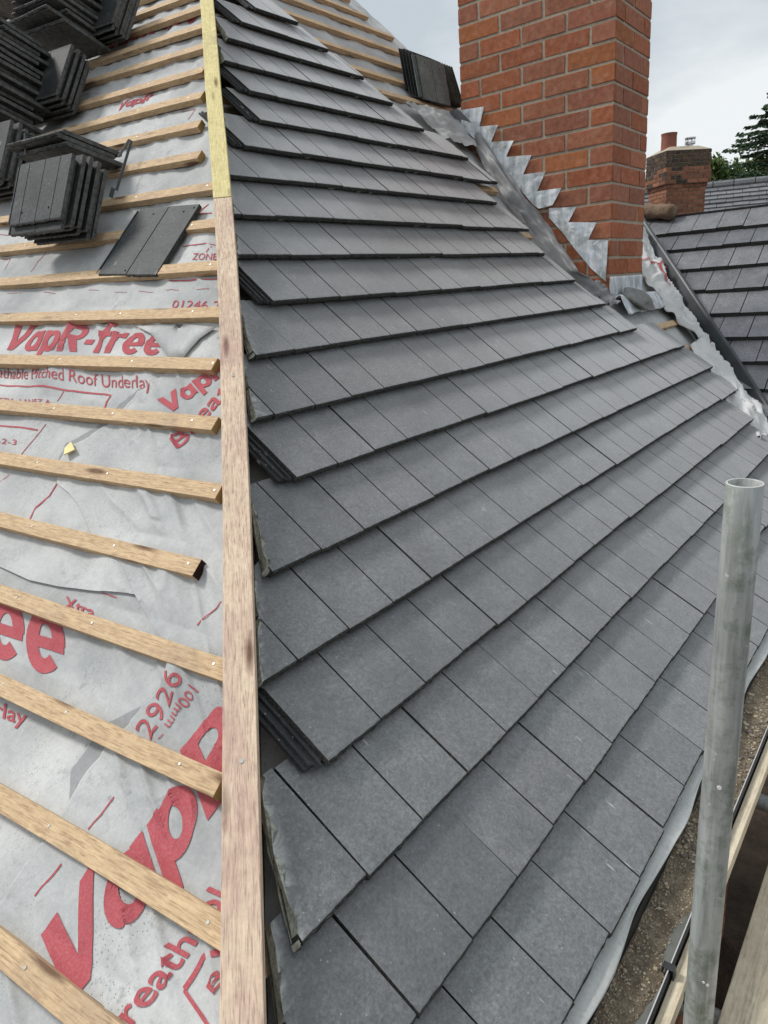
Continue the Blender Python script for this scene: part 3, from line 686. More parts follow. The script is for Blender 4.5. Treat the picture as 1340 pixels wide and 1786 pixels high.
# hip board, two lengths butted
def hipboard(i0, pts, mats, label, seed, lift):
    P_ = []; up = []
    for i, p in enumerate(pts):
        P_.append(Vector(p)); 
    side0 = Vector((.69, -.72, 0)).normalized()
    Q_ = []; ups = []
    for i, p in enumerate(P_):
        t = (P_[min(i + 1, len(P_) - 1)] - P_[max(i - 1, 0)]).normalized(); sd_ = (side0 - t * side0.dot(t)).normalized(); n = sd_.cross(t)
        if n.z < 0: n.negate()
        ups.append(n); Q_.append(p - sd_ * HWD / 2 + n * lift)
    o = bar('hip_board', Q_, ups, HWD, .03, mats, seed=seed, bevel=.0015)
    tag(o, label, 'board'); return o, Q_, ups
HWD = .064
def cat(pts, t):      # resample helper
    f_ = t * (len(pts) - 1); i = min(int(f_), len(pts) - 2); return Vector(pts[i]).lerp(Vector(pts[i + 1]), f_ - i)
hp = [Vector(p) for p in HIP]
low = [hp[0] + (hp[0] - hp[2]) * 1.5] + hp[:8]; highp = hp[7:]
ob_, Q_, U_ = hipboard(0, low, [M_hip, M_end, M_end], 'rough pinkish timber board running up the hip, lower length', 91, .012)
side0 = Vector((.69, -.72, 0)).normalized()
for t in (.16, .44, .72): p = cat(Q_, t); nail(ob_, p + side0 * .035 + U_[0] * .0, U_[1], .0045)
ob2, Q2, U2b = hipboard(0, highp, [M_batten_y, M_end, M_end], 'pale yellow treated board running up the hip, upper length', 95, .014)
# hip rafter below the boards
pts = [Vector(p) - Vector((0, 0, .055)) for p in low + highp[1:]]
tag(bar('hip_rafter', [p - side0 * .02 for p in pts], [Vector((0, 0, 1))] * len(pts), .04, .15, [M_end, M_end], seed=70), 'dark timber hip rafter in the gap under the hip boards', 'rafter')
# grey bands that paint the shading along the torn lap
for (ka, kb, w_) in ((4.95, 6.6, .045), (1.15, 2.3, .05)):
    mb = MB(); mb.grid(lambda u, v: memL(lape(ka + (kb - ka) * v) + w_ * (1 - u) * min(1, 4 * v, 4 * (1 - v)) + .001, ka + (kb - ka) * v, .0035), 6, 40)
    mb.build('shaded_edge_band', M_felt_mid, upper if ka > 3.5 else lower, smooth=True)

# ============================================================ TILE PILES ON THE BATTENED SLOPE
def pile_mesh(name, seed, mats, L_=.29, holes=False):
    v, f, mi = tile_verts(seed, 0, L_, .0135, W)
    me = bpy.data.meshes.new(name); me.from_pydata(v, [], f)
    for m in mats: me.materials.append(m)
    for p, i in zip(me.polygons, mi): p.material_index = i
    bm = bmesh.new(); bm.from_mesh(me)
    def bx(x0, x1, y0, y1, z0, z1, m):
        r = bmesh.ops.create_cube(bm, size=1)
        for vv in r['verts']: vv.co = Vector(((x0 + x1) / 2 + vv.co.x * (x1 - x0), (y0 + y1) / 2 + vv.co.y * (y1 - y0), (z0 + z1) / 2 + vv.co.z * (z1 - z0)))
        for fc in {ff for vv in r['verts'] for ff in vv.link_faces}: fc.material_index = m
    bx(-.036, .003, .012, L_ - .003, -.0145, -.0105, 0)      # interlocking side lap with two ribs
    bx(-.012, -.007, .012, L_ - .003, -.0106, -.0052, 0); bx(-.028, -.022, .012, L_ - .003, -.0106, -.006, 0)
    for x in (.05, .165, .28): bx(x - .018, x + .018, L_ - .024, L_ - .008, -.024, -.0134, 1)      # nibs
    bmesh.ops.recalc_face_normals(bm, faces=bm.faces)
    bm.to_mesh(me); bm.free(); me.update(); return me
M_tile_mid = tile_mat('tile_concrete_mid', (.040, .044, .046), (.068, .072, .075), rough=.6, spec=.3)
M_pedge = simple_noise('pile_tile_edge_lit', (.045, .047, .045), (.15, .152, .148), 45, .9, .8, .003)  # paler than the faces: light on the stacked edges put into the colour
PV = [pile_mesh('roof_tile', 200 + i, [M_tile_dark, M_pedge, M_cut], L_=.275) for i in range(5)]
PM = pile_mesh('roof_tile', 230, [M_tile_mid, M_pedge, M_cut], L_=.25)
M_hole = mat('dark_recess', (.008, .008, .008), 1, 0)[0]
def hole(parent, x, y):
    mb = MB(); mb.tube([(x, y, -.002), (x, y, .0005)], .0045, 10); o = obj('nail_hole', mb.v, mb.f, M_hole, None, recenter=False); o.parent = parent; o.location = (0, 0, 0)
def place(me, org, x, y, label, group=None):
    x = Vector(x).normalized(); y = (Vector(y) - x * Vector(y).dot(x)).normalized(); z = x.cross(y)
    o = bpy.data.objects.new('roof_tile', me); C.objects.link(o)
    o.matrix_world = Matrix(((x.x, y.x, z.x, org[0]), (x.y, y.y, z.y, org[1]), (x.z, y.z, z.z, org[2]), (0, 0, 0, 1)))
    return tag(o, label, 'roof tile', group)
Dv = Vector((-.1045, .9945, .03))
def lean_pile(BR, U, n, label, step=.0165, seed=0, front=None, frontlabel=None, xd=None):
    r_ = random.Random(seed); x = -Dv if xd is None else Vector(xd); U = Vector(U).normalized(); Nn = x.normalized().cross(U).normalized(); BR = Vector(BR); first = None
    for i in range(n):
        odd = i % 2
        org = BR - x.normalized() * .334 - Nn * (i * step) + U * (-.018 * odd + r_.uniform(-.010, .008)) - x.normalized() * (.016 * odd + r_.uniform(-.012, .012)) 
        ang = r_.uniform(-.035, .035); U2 = U + x.normalized() * ang
        o = place(front if (i == 0 and front) else PV[r_.randrange(5)], org, x, U2, frontlabel if (i == 0 and frontlabel) else 'dark roof tile stacked in ' + label, None if (i == 0 and frontlabel) else 'tiles in ' + label)
        if i == 0: first = o
    return first
def flat_pile(CR, alpha, n, label, step=.027, seed=0, top=None, yaw=0):
    r_ = random.Random(seed); a = math.radians(alpha); y = Vector((math.cos(a), 0, -math.sin(a))); z = Vector((math.sin(a), 0, math.cos(a))); x = -Dv.normalized(); CR = Vector(CR); o = None
    for i in range(n):
        odd = i % 2
        org = CR - x * .334 - y * .29 + z * (.02 + i * step + (.004 if odd else 0)) - y * (.05 * odd + r_.uniform(-.016, .016)) - x * (.012 * odd + r_.uniform(-.014, .014))
        x2 = x + y * r_.uniform(-.05, .05) + z * r_.uniform(-.006, .006)
        o = place(PV[r_.randrange(5)], org, x2, y + z * r_.uniform(-.006, .006), 'dark roof tile stacked in ' + label, 'tiles in ' + label)
    return o
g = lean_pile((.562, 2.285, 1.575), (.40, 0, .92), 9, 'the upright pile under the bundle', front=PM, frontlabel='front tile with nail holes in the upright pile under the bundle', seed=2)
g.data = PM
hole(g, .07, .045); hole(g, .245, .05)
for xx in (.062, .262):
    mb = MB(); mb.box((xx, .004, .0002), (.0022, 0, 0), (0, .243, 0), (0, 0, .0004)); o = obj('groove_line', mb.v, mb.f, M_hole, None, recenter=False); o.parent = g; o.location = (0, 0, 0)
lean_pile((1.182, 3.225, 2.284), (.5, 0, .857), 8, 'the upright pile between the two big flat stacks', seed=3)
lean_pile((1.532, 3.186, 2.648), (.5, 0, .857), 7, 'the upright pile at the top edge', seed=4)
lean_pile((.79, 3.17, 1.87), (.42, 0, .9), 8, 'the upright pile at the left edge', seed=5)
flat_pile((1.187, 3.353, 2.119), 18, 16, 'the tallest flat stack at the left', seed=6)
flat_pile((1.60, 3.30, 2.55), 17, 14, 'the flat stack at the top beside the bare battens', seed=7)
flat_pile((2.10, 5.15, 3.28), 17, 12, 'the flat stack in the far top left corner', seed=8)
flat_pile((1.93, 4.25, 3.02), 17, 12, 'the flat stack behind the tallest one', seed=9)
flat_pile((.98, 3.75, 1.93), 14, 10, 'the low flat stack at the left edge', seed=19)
# strapped bundle of three resting on the upright pile
hb_ = []
for i in range(3):
    a = math.radians(12); y = Vector((math.cos(a), 0, -math.sin(a))); z = Vector((math.sin(a), 0, math.cos(a))); x = (-Dv).normalized()
    CR = Vector((1.075, 2.49, 1.83)); org = CR - x * .334 - y * .32 + z * (i * .024) - y * (.04 * (i % 2)) - x * .01 * i
    o = place(PV[i], org, x, y, 'dark mossy tile in the strapped bundle lying on the upright pile', 'tiles in the strapped bundle')
    hb_.append(org)
mb = MB(); c0 = hb_[0] + x * .06 + Vector((0, 0, 0))
loop = [c0 - y * .012 - z * .02, c0 - y * .014 + z * .06, c0 + y * .1 + z * .062, c0 + y * .3 + z * .060]
for p, q in zip(loop, loop[1:]): mb.box(p, q - p, x * .012, z.cross(x) * .0 + (z if abs((q - p).normalized().dot(z)) < .5 else y) * .002)
tag(mb.build('strap', M_black), 'black strap round the small bundle of tiles on the upright pile', 'strap')
# loose bent strap lying on the underlay
P0, P1, P2, P3 = SL(.575, 11.05, .03), SL(.465, 12.35, .06), SL(.50, 12.3, .07), SL(.54, 11.9, .05)
mb = MB()
for p, q in ((P0, P1), (P1, P3)):
    t = (q - p); sdv = t.cross(Vector((.3, -.2, .6))).normalized() * .011; mb.box(p, t, sdv, t.cross(sdv).normalized() * .003)
t = SL(.60, 10.85, .02) - P0; sdv = t.cross(Vector((.3, -.2, .6))).normalized() * .016; mb.box(P0, t, sdv, t.cross(sdv).normalized() * .004)
tag(mb.build('strap', M_black, bevel=.0006), 'loose bent black strap lying across a batten right of the strapped bundle', 'strap')
# clips / twine on the top stack
for (a_, k_, h_) in ((1.25, 20.4, .16), (1.02, 19.5, .2)):
    p = SL(a_, k_, .36); mb = MB(); mb.tube([p, p + Vector((-.01, 0, h_))], .003, 6); tag(mb.build('tie', M_white if 0 else M_galv), 'thin pale tie hanging down the face of the top flat stack, %s' % ('left one' if a_ > 1.1 else 'right one'), 'tie')
# the single loose tile
LT = pile_mesh('roof_tile', 260, [M_tile_mid, M_edge, M_cut], L_=.335)
bl, br, tr = SL(.668, 8.84, .006), SL(.318, 8.74, .003), SL(.125, 10.35, .009)
xv = (br - bl); yv = (tr - br)
o = place(LT, bl + xv.normalized() * .006, xv, yv, 'single loose grey tile lying askew across two bare battens', None)
# shear it slightly so that both edges follow
for (hx, hy) in ((.10, .300), (.27, .302), (.315, .318), (.15, .02)): hole(o, hx, hy)
mb = MB(); mb.box((.165, .004, .0002), (.003, 0, 0), (0, .32, 0), (0, 0, .0005)); c = obj('groove_line', mb.v, mb.f, M_hole, None, recenter=False); c.parent = o; c.location = (0, 0, 0)
# stacks by the far verge of the tiled slope
M_tile_moss = tile_mat('tile_greenish', (.10, .125, .12), (.18, .21, .195), rough=.6)
TSM = pile_mesh('roof_tile', 270, [M_tile_moss, M_pedge, M_cut], L_=.27)
TSG = pile_mesh('roof_tile', 271, [M_tile_moss, M_pedge, M_cut], L_=.27)
for i in range(5):
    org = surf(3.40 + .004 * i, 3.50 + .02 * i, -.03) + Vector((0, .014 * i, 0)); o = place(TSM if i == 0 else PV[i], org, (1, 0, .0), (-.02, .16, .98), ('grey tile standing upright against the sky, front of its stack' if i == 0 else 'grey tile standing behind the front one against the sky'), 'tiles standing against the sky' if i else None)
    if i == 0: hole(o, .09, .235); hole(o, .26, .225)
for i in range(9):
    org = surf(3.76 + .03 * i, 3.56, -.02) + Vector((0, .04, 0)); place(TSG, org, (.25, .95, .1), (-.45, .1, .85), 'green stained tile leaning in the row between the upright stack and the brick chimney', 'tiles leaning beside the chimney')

# ============================================================ CHIMNEY
X0, Y0, Z0 = CH; CW, CD, CZ = .60, 1.052, .108
chim = empty('chimney', (X0, Y0, Z0 - 1.5)); tag(chim, 'tall orange red brick chimney with stepped lead flashing rising from the tiled slope', 'chimney')
mb = MB(); mb.box((X0 + .0045, Y0 + .0045, Z0 - 1.5), (CW - .009, 0, 0), (0, CD - .009, 0), (0, 0, 1.5 + CZ * 24)); mb.build('mortar_joints', M_mortar, chim)
bm_ = MB(); r_ = random.Random(5)
BC = [(.36, .125, .064), (.36, .13, .066), (.34, .135, .082), (.40, .15, .066), (.30, .12, .078), (.37, .15, .088), (.35, .12, .063), (.325, .135, .085)]
def rbrick(o, du, dn, dz):
    c = r_.choice(BC); q = r_.uniform(.84, 1.12); c = tuple(v * q for v in c)
    if False: c = (.27, .18, .10)
    j = r_.uniform(-.0015, .0022); n_ = dn.normalized()
    wv = [Vector((r_.uniform(-.0018, .0018), r_.uniform(-.0018, .0018), r_.uniform(-.0018, .0018))) for _ in range(8)]
    m0 = len(bm_.v); bm_.box(o, du, dn + n_ * j, dz, 0, c)
    for i in range(8): bm_.v[m0 + i] += wv[i]
mo = .0165
U_ = CD / 3.5
for j in range(-9, 24):
    z = Z0 + j * CZ + mo / 2; h = CZ - mo
    # left face (x = X0), bricks run along Y from the front corner
    y = 0; first = True
    lens = [.5 * U_] + [U_] * 3 if j % 2 == 0 else [U_] * 3 + [.5 * U_]
    fr = [.5, .5] if j % 2 == 0 else [.24, .55, .21]
    for side in (0, 1):
        y = 0
        for i, l in enumerate(lens):
            a = y + (0 if i == 0 else mo / 2); b = y + l - (0 if i == len(lens) - 1 else mo / 2)
            x_ = X0 if side == 0 else X0 + CW
            rbrick(Vector((x_ + (.012 if side == 0 else -.012), Y0 + a, z)), Vector((0, b - a, 0)), Vector((-.012 if side == 0 else .012, 0, 0)), Vector((0, 0, h))); y += l
    for side in (0, 1):
        x = 0
        for i, l in enumerate(fr):
            l *= CW; a = x + (.013 if i == 0 else mo / 2); b = x + l - (.013 if i == len(fr) - 1 else mo / 2)
            yy = Y0 if side == 0 else Y0 + CD
            rbrick(Vector((X0 + a, yy + (.012 if side == 0 else -.012), z)), Vector((b - a, 0, 0)), Vector((0, -.012 if side == 0 else .012, 0)), Vector((0, 0, h))); x += l
bm_.build('brickwork', M_brick, chim, bevel=.003, usecol=True)
def poly_sheet(name, pts, fn, m, parent, solid=.004, amp=.010, cuts=4):
    from mathutils.geometry import tessellate_polygon
    bm = bmesh.new(); vs = [bm.verts.new((p[0], p[1], 0)) for p in pts]
    for t_ in tessellate_polygon([[Vector((p[0], p[1], 0)) for p in pts]]):
        try: bm.faces.new([vs[i] for i in t_])
        except ValueError: pass
    for _ in range(cuts):
        es = [e for e in bm.edges if e.calc_length() > .05]
        if es: bmesh.ops.subdivide_edges(bm, edges=es, cuts=1); bmesh.ops.triangulate(bm, faces=bm.faces)
    v = [fn(a.co.x, a.co.y, amp * nz(a.co.x * 14, a.co.y * 14, 3)) for a in bm.verts]; bm.verts.index_update(); f = [tuple(x.index for x in ff.verts) for ff in bm.faces]; bm.free()
    o = obj(name, v, f, m, parent, smooth=False); md = o.modifiers.new('solid', 'SOLIDIFY'); md.thickness = solid; md.offset = 0
    return o
P1 = [(1.088, 1.163), (0.904, 1.153), (0.948, 1.046), (0.775, 1.03), (0.843, 0.932), (0.674, 0.91), (0.741, 0.815), (0.555, 0.806), (0.62, 0.696), (0.445, 0.68), (0.507, 0.581), (0.338, 0.564), (0.405, 0.471), (0.495, 0.463), (0.533, 0.487), (0.634, 0.607), (0.749, 0.731), (0.866, 0.857), (0.971, 0.981), (1.085, 1.066)]
P2 = [(0.414, 0.456), (0.216, 0.447), (0.286, 0.351), (0.099, 0.33), (0.154, 0.232), (0.005, 0.212), (0.01, -0.034), (0.128, 0.06), (0.224, 0.175), (0.346, 0.305), (0.42, 0.399)]
fr_ = random.Random(8)
for P_ in (P1, P2):
    P_ = [(a + fr_.uniform(-.014, .014), b + fr_.uniform(-.010, .006)) for a, b in P_]
    poly_sheet('lead_flashing', [(a * .97, b * .97) for a, b in P_], lambda a, b, q: Vector((X0 - .008 - abs(q) - .004, Y0 + a, Z0 + b)), M_lead, chim)
def fA(u, v):
    X = X0 - .02 + (CW - .01) * u; pr = [(Y0 - .010, Z0 - .008), (Y0 - .012, Z0 - .08), (Y0 - .02, Z0 - .15)]
    if v < .35: t = v / .35 * 2; i = min(int(t), 1); a, b = pr[i], pr[i + 1]; y = a[0] + (b[0] - a[0]) * (t - i); z = a[1] + (b[1] - a[1]) * (t - i)
    else:
        t = (v - .35) / .65; e = surf(X, 1.575, -.04); s_ = Vector((X, Y0 - .02, Z0 - .15)); m_ = surf(X, 1.69, .0)
        q = s_.lerp(m_, min(1, t * 2)) if t < .5 else m_.lerp(e, t * 2 - 1); y, z = q.y, q.z; X += (.16 * (u - .1)) * t
    return Vector((X, y - .006 * nz(u * 9, v * 3, 2), z + .009 * nz(u * 7, v * 4, 1) * min(1, v * 2)))
mb = MB(); mb.grid(fA, 40, 30); mb.build('lead_apron', M_lead, chim, smooth=True, solid=.004)
mb = MB()
def fM(u, v):
    th = u * 2 * math.pi; ph = v * math.pi / 2; r0 = 1 + .28 * nz(math.cos(th) * 1.5, math.sin(th) * 1.5, v * 2) + .1 * nz(u * 20, v * 12, 4)
    rx, rs = .17 * math.cos(ph) * r0, .085 * math.cos(ph) * r0; zz = .05 * math.sin(ph)
    return surf(3.845 + rx * math.cos(th), 1.64 + rs * math.sin(th) - .2 * rx * math.cos(th), -.005 + zz)
mb.grid(fM, 36, 12); tag(mb.build('mortar_lump', M_mortar_grey, smooth=True), 'grey lump of cement mortar dumped on the lead apron at the chimney foot', 'mortar')

# folded underlay against the chimney cheek
LP = [Vector(p[0]) for p in UP]; RP = [Vector(p[1]) for p in UP]
LP = [surf(3.60, 3.42, -.03)] + LP + [surf(3.20, 1.72, -.03)]; RP = [Vector((X0 - .03, RP[0].y + .1, RP[0].z + .12))] + RP + [surf(3.40, 1.72, .02)]
def fF(u, v):
    a, b = cat(LP, v), cat(RP, v); p = a.lerp(b, u); return p + Vector((-.4, -.3, .8)) * (.03 * math.sin(u * 3.1) + .02 * nz(u * 3, v * 12, 1) + .009 * nz(u * 7, v * 36, 2))
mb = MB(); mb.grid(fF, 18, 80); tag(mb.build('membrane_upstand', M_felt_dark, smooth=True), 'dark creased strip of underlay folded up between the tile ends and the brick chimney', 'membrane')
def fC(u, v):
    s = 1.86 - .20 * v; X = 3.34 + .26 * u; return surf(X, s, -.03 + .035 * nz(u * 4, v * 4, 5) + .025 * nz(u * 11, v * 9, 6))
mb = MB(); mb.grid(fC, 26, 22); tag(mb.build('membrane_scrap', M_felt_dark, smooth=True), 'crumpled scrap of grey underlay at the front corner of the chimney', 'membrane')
def fE(u, v):
    s = 3.42 - .34 * v; X = 3.10 + .52 * u + .08 * v; return surf(X, s, -.03 + .025 * nz(u * 5, v * 4, 8) + .014 * nz(u * 16, v * 11, 9) + .03 * max(0, u - .8) * 5 * abs(nz(u * 20, v * 20, 3)))
mb = MB(); mb.grid(fE, 34, 26); tag(mb.build('membrane_scrap', M_felt, smooth=True), 'pale crumpled underlay at the top left foot of the chimney', 'membrane')

# underlay lapped toward the valley, right of the chimney
def vfold(u, s): return -.045 + .03 * math.sin(u * 2.6) + .045 * nz(u * 2.5, s * 5, 1) + .016 * nz(u * 6, s * 13, 2) + .03 * max(0, 1 - 4 * abs(nz(u * 3 + s * 2, s * 6, 7))) ** 2 
def fV(u, v):
    s = 2.44 - 2.1 * v; xr_ = 3.526 + .809 * s - .10 + .06 * nz(s * 3, 1, 0) + .014 * nz(s * 11, 2, 0); xl_ = max(4.30, xr_ - .42) if s > 1.25 else xr_ - .36; xl_ = min(xl_, xr_ - .1)
    X = xl_ + (xr_ - xl_) * u; return surf(X, s, vfold(u, s))
mb = MB(); mb.grid(fV, 30, 130)
M_felt_white = felt_mat('clean_underlay', (.56, .57, .56), (.68, .68, .67), dirt=.2)
vf = tag(mb.build('valley_membrane', M_felt_white, smooth=True, solid=.001), 'crumpled pale underlay lapped over the edge of the dark valley trough', 'membrane')
mb = MB()
def ribbon(mb, pts, w_, dn):
    for (a, b), (c, d) in zip(pts, pts[1:]):
        for i in range(8):
            p = (a + (c - a) * i / 8, b + (d - b) * i / 8); q = (a + (c - a) * (i + 1) / 8, b + (d - b) * (i + 1) / 8); e = Vector((c - a, d - b)).normalized(); nx, ny = -e.y * w_, e.x * w_
            def H(X, s):
                xr_ = 3.526 + .809 * s - .10 + .06 * nz(s * 3, 1, 0) + .014 * nz(s * 11, 2, 0); xl_ = max(4.30, xr_ - .42) if s > 1.25 else xr_ - .36; xl_ = min(xl_, xr_ - .1)
                u = (X - xl_) / (xr_ - xl_); return surf(X, s, vfold(u, s) + dn)
            mb.add([H(p[0] + nx, p[1] + ny), H(q[0] + nx, q[1] + ny), H(q[0] - nx, q[1] - ny), H(p[0] - nx, p[1] - ny)], [(0, 1, 2, 3)])
ribbon(mb, [(4.72, 2.02), (4.86, 1.93), (5.0, 1.9)], .008, .012); ribbon(mb, [(4.86, 1.93), (4.68, 1.72)], .008, .012); ribbon(mb, [(4.22, 1.17), (4.28, 1.05), (4.25, .97)], .010, .012)
mb.build('printed_lettering', M_ink, vf)

# valley trough
vd = (Vector(VG[0]) - Vector(VG[3])).normalized(); hd = Vector((.669, -.743, 0)); hd = (hd - vd * hd.dot(vd)).normalized()
va, vb_ = Vector(VG[3]) - vd * 1.2, Vector(VG[0]) + vd * .15
prof = [(-.11, -.11), (-.06, -.085), (-.018, -.006), (-.010, .004), (.004, .006), (.012, 0), (.016, -.05)]
n_ = 40; vs = []
for i in range(n_ + 1):
    p = va.lerp(vb_, i / n_); 
    for h, z in prof: vs.append(p + hd * h + Vector((0, 0, z + .03 + .006 * nz(i * .3, 0, 0))))
m = len(prof); fs = [(i * m + j, i * m + j + 1, (i + 1) * m + j + 1, (i + 1) * m + j) for i in range(n_) for j in range(m - 1)]
tr = obj('valley_trough', vs, fs, M_grp); md = tr.modifiers.new('s', 'SOLIDIFY'); md.thickness = .006
tag(tr, 'dark grey plastic valley trough running down between the two roofs', 'valley trough')
q = Vector((5.03, 1.36, 1.185)); vs = []
for e in (-.035, .035):
    for h, z in prof: vs.append(q + vd * e + hd * (h * 1.1) + Vector((0, 0, z * 1.05 + .042)))
obj('union_clip', vs, [(j, j + 1, m + j + 1, m + j) for j in range(m - 1)], M_grp, tr).modifiers.new('s', 'SOLIDIFY').thickness = .012

# ============================================================ NEIGHBOURING WING
V0 = Vector(V0); th_, ph_ = math.radians(-2), math.radians(33)
D2 = Vector((math.sin(th_), math.cos(th_), 0)); U2 = Vector((math.cos(ph_) * math.cos(th_), -math.cos(ph_) * math.sin(th_), math.sin(ph_))); N2 = D2.cross(U2)
if N2.z < 0: N2.negate()
wing = empty('neighbouring_roof', V0 - N2 * .05 - Vector((0, 0, .5))); tag(wing, 'grey purple tiled roof slope beyond the valley trough at the right', 'roof')
def wp(d, u, n=0): return V0 + D2 * d + U2 * u + N2 * (n - .03)
UL = [-1.6, -1.36, -1.11, -.85, -.586, -.325, -.044, .262, .565, .868, 1.125, 1.44]
wr = random.Random(3)
for j in range(len(UL) - 1):
    mb = MB(); u0, u1 = UL[j], UL[j + 1]; d = -1.9 + (.1 if j % 2 else 0)
    ex = .02 if j < len(UL) - 2 else 0
    while d < .9:
        jy = wr.uniform(-.006, .006); jz = wr.uniform(0, .006); a = wp(d + .003, u0 + jy, jz); b = wp(d + .197, u0 + jy, jz + wr.uniform(-.002, .003)); c = wp(d + .197, u1 + ex, -.03); e = wp(d + .003, u1 + ex, -.03)
        t = N2 * .03; vs = [a, b, c, e, a - t - U2 * wr.uniform(0, .006), b - t - U2 * wr.uniform(0, .006), c - t, e - t]
        mb.add(vs, [(0, 1, 2, 3)], 0); mb.add(vs, [(0, 4, 5, 1), (1, 5, 6, 2), (3, 7, 4, 0)], 1); d += .2
    mb.build('tile_course', [M_tile_nb, M_edge], wing)
mb = MB(); mb.add([wp(-1.9, -1.6, -.075), wp(1.0, -1.6, -.075), wp(1.0, 1.44, -.075), wp(-1.9, 1.44, -.075)], [(0, 1, 2, 3)]); mb.build('roof_deck', M_black, wing)
back = U2.copy(); back.x *= -1; back = Vector((U2.x, U2.y, -U2.z)); r0 = wp(-1.9, 1.44, -.01); r1 = wp(1.3, 1.44, -.01)
mb = MB(); mb.add([r0, r1, r1 + back * 2.2, r0 + back * 2.2], [(0, 1, 2, 3)]); mb.build('back_slope', M_tile_nb, wing)
a, b = Vector(LUMP[0]) + Vector((0, .15, 0)), Vector(LUMP[1])
mb = MB(); n = 12; pts = [a.lerp(b, i / n) + Vector((0, 0, .02)) for i in range(n + 1)]; mb.tube(pts, [.075 * (.85 + .3 * noise.noise(Vector((i * .9, 0, 0)))) for i in range(n + 1)], 12)
for i, v in enumerate(mb.v): v += Vector((nz(v.x * 20, v.y * 20, v.z * 20), 0, nz(v.y * 20, v.z * 20, 1))) * .016
tag(mb.build('ridge_tile', M_moss, smooth=True), 'brown mossy old ridge tile left lying on the neighbouring ridge beside the brick chimney', 'ridge tile')

# far roof
RA, RB = Vector(RIDGE[0]), Vector(RIDGE[1]); rd = (RB - RA).normalized(); RB = RA + rd * 8; RA = RA - rd * 3
dn_ = Vector((-.787 * .8, -.6 * .8 + .0, -.60)); dn_ = Vector((-rd.y, rd.x, 0)); 
if dn_.dot(Vector(CAM) - RA) < 0: dn_.negate()
dn_ = Vector((dn_.x, dn_.y, -.52)).normalized()
fr = empty('distant_roof', RA + Vector((0, 0, -2))); tag(fr, 'distant grey tiled roof with a ridge, behind the small chimney', 'roof')
tl = (RB - RA).length
for j in range(12):
    o_ = RA + dn_ * (.1 + j * .22); nrm_ = rd.cross(dn_); 
    if nrm_.z < 0: nrm_.negate()
    mb = MB(); x = -.15 * (j % 2)
    while x < tl:
        mb.box(o_ + rd * x + nrm_ * wr.uniform(-.004, .004), rd * .32, dn_ * .23 + nrm_ * .035, -nrm_ * .035); x += .33
    mb.build('tile_course', M_tile_nb, fr)
mb = MB(); x = 0
while x < tl: mb.tube([RA + rd * x + Vector((0, 0, .01)), RA + rd * (x + .42) + Vector((0, 0, .01))], .10, 10); x += .44
mb.build('ridge_tiles', M_tile_nb, fr)
nf = Vector((dn_.x, dn_.y, 0)).normalized(); mb = MB(); o_ = RA - nf * 2.2 + Vector((0, 0, -1.3)); mb.add([RA, RB, RB - nf * 2.3 + Vector((0, 0, -1.3)), RA - nf * 2.3 + Vector((0, 0, -1.3))], [(0, 1, 2, 3)]); mb.build('back_slope', M_tile_nb, fr)
mb = MB(); mb.box(RA - nf * 2.2 + Vector((0, 0, -7)), rd * tl, nf * 4.4, Vector((0, 0, 5.6))); mb.build('wall', M_mortar, fr)

# far chimney
fx = Vector((.617, -.787, 0)).normalized(); fy = Vector((.787, .617, 0)); base = Vector(FCH)
fx = (fx + fy * .18).normalized(); fy = Vector((-fx.y, fx.x, 0)); 
if fy.dot(base - Vector(CAM)) < 0: fy.negate()
fc = empty('chimney', base - Vector((0, 0, 1.2))); tag(fc, 'small distant brick chimney with blackened corbelled head and one red pot', 'chimney')
bb = MB(); mm = MB()
r_ = random.Random(9)
def ring(z, h, wx, wy, c_, off):
    o = base - fx * wx / 2 - fy * wy / 2; o = Vector((o.x, o.y, z)); mm.box(o + fx * .01 + fy * .01, fx * (wx - .02), fy * (wy - .02), Vector((0, 0, h)))
    for side, (s_, d_, n_, l_) in enumerate(((o, fx, -fy, wx), (o + fx * wx, fy, fx, wy), (o + fy * wy, fx, fy, wx), (o, fy, -fx, wy))):
        x = -off
        while x < l_:
            a, b = max(0, x), min(x + .23, l_)
            if b - a > .03: q = r_.uniform(.8, 1.15); cc = r_.choice(c_); bb.box(s_ + d_ * (a + .006) + Vector((0, 0, .006)) - n_ * .02, d_ * (b - a - .012), n_ * .024, Vector((0, 0, h - .012)), 0, tuple(v * q for v in cc))
            x += .23
z = base.z - 1.2; zt = FCHTOP[2]; red = [(.24, .11, .07), (.20, .09, .06), (.28, .13, .08)]; blk = [(.05, .045, .04), (.07, .065, .05), (.09, .07, .05)]
j = 0; z = zt - .075 * 24
while z < zt - .01:
    i = round((zt - z) / .075); wx = .84 if i > 9 else (.98 if i in (6, 7, 8) else (.88 if i == 9 else .95)); ring(z, .075, wx, wx * .8, blk if i < 5 else (red + blk[:1] if i < 9 else red), .115 * (j % 2)); z += .075; j += 1
mm.build('mortar_joints', M_mortar, fc); bb.build('brickwork', M_brick, fc, usecol=True)
mb = MB(); o = Vector((base.x, base.y, zt)); 
mb.add([o + fx * a * .47 + fy * b * .37 for a, b in ((-1, -1), (1, -1), (1, 1), (-1, 1))] + [o + fx * a * .3 + fy * b * .2 + Vector((0, 0, .09)) for a, b in ((-1, -1), (1, -1), (1, 1), (-1, 1))], [(0, 1, 5, 4), (1, 2, 6, 5), (2, 3, 7, 6), (3, 0, 4, 7), (4, 5, 6, 7)]); mb.build('flaunching', M_mortar, fc)
pt = o - fx * .22; mb = MB(); mb.tube([pt + Vector((0, 0, .02)), pt + Vector((0, 0, .3)), pt + Vector((0, 0, .36))], [.15, .145, .155], 20); mb.build('chimney_pot', M_pot, fc, smooth=False)
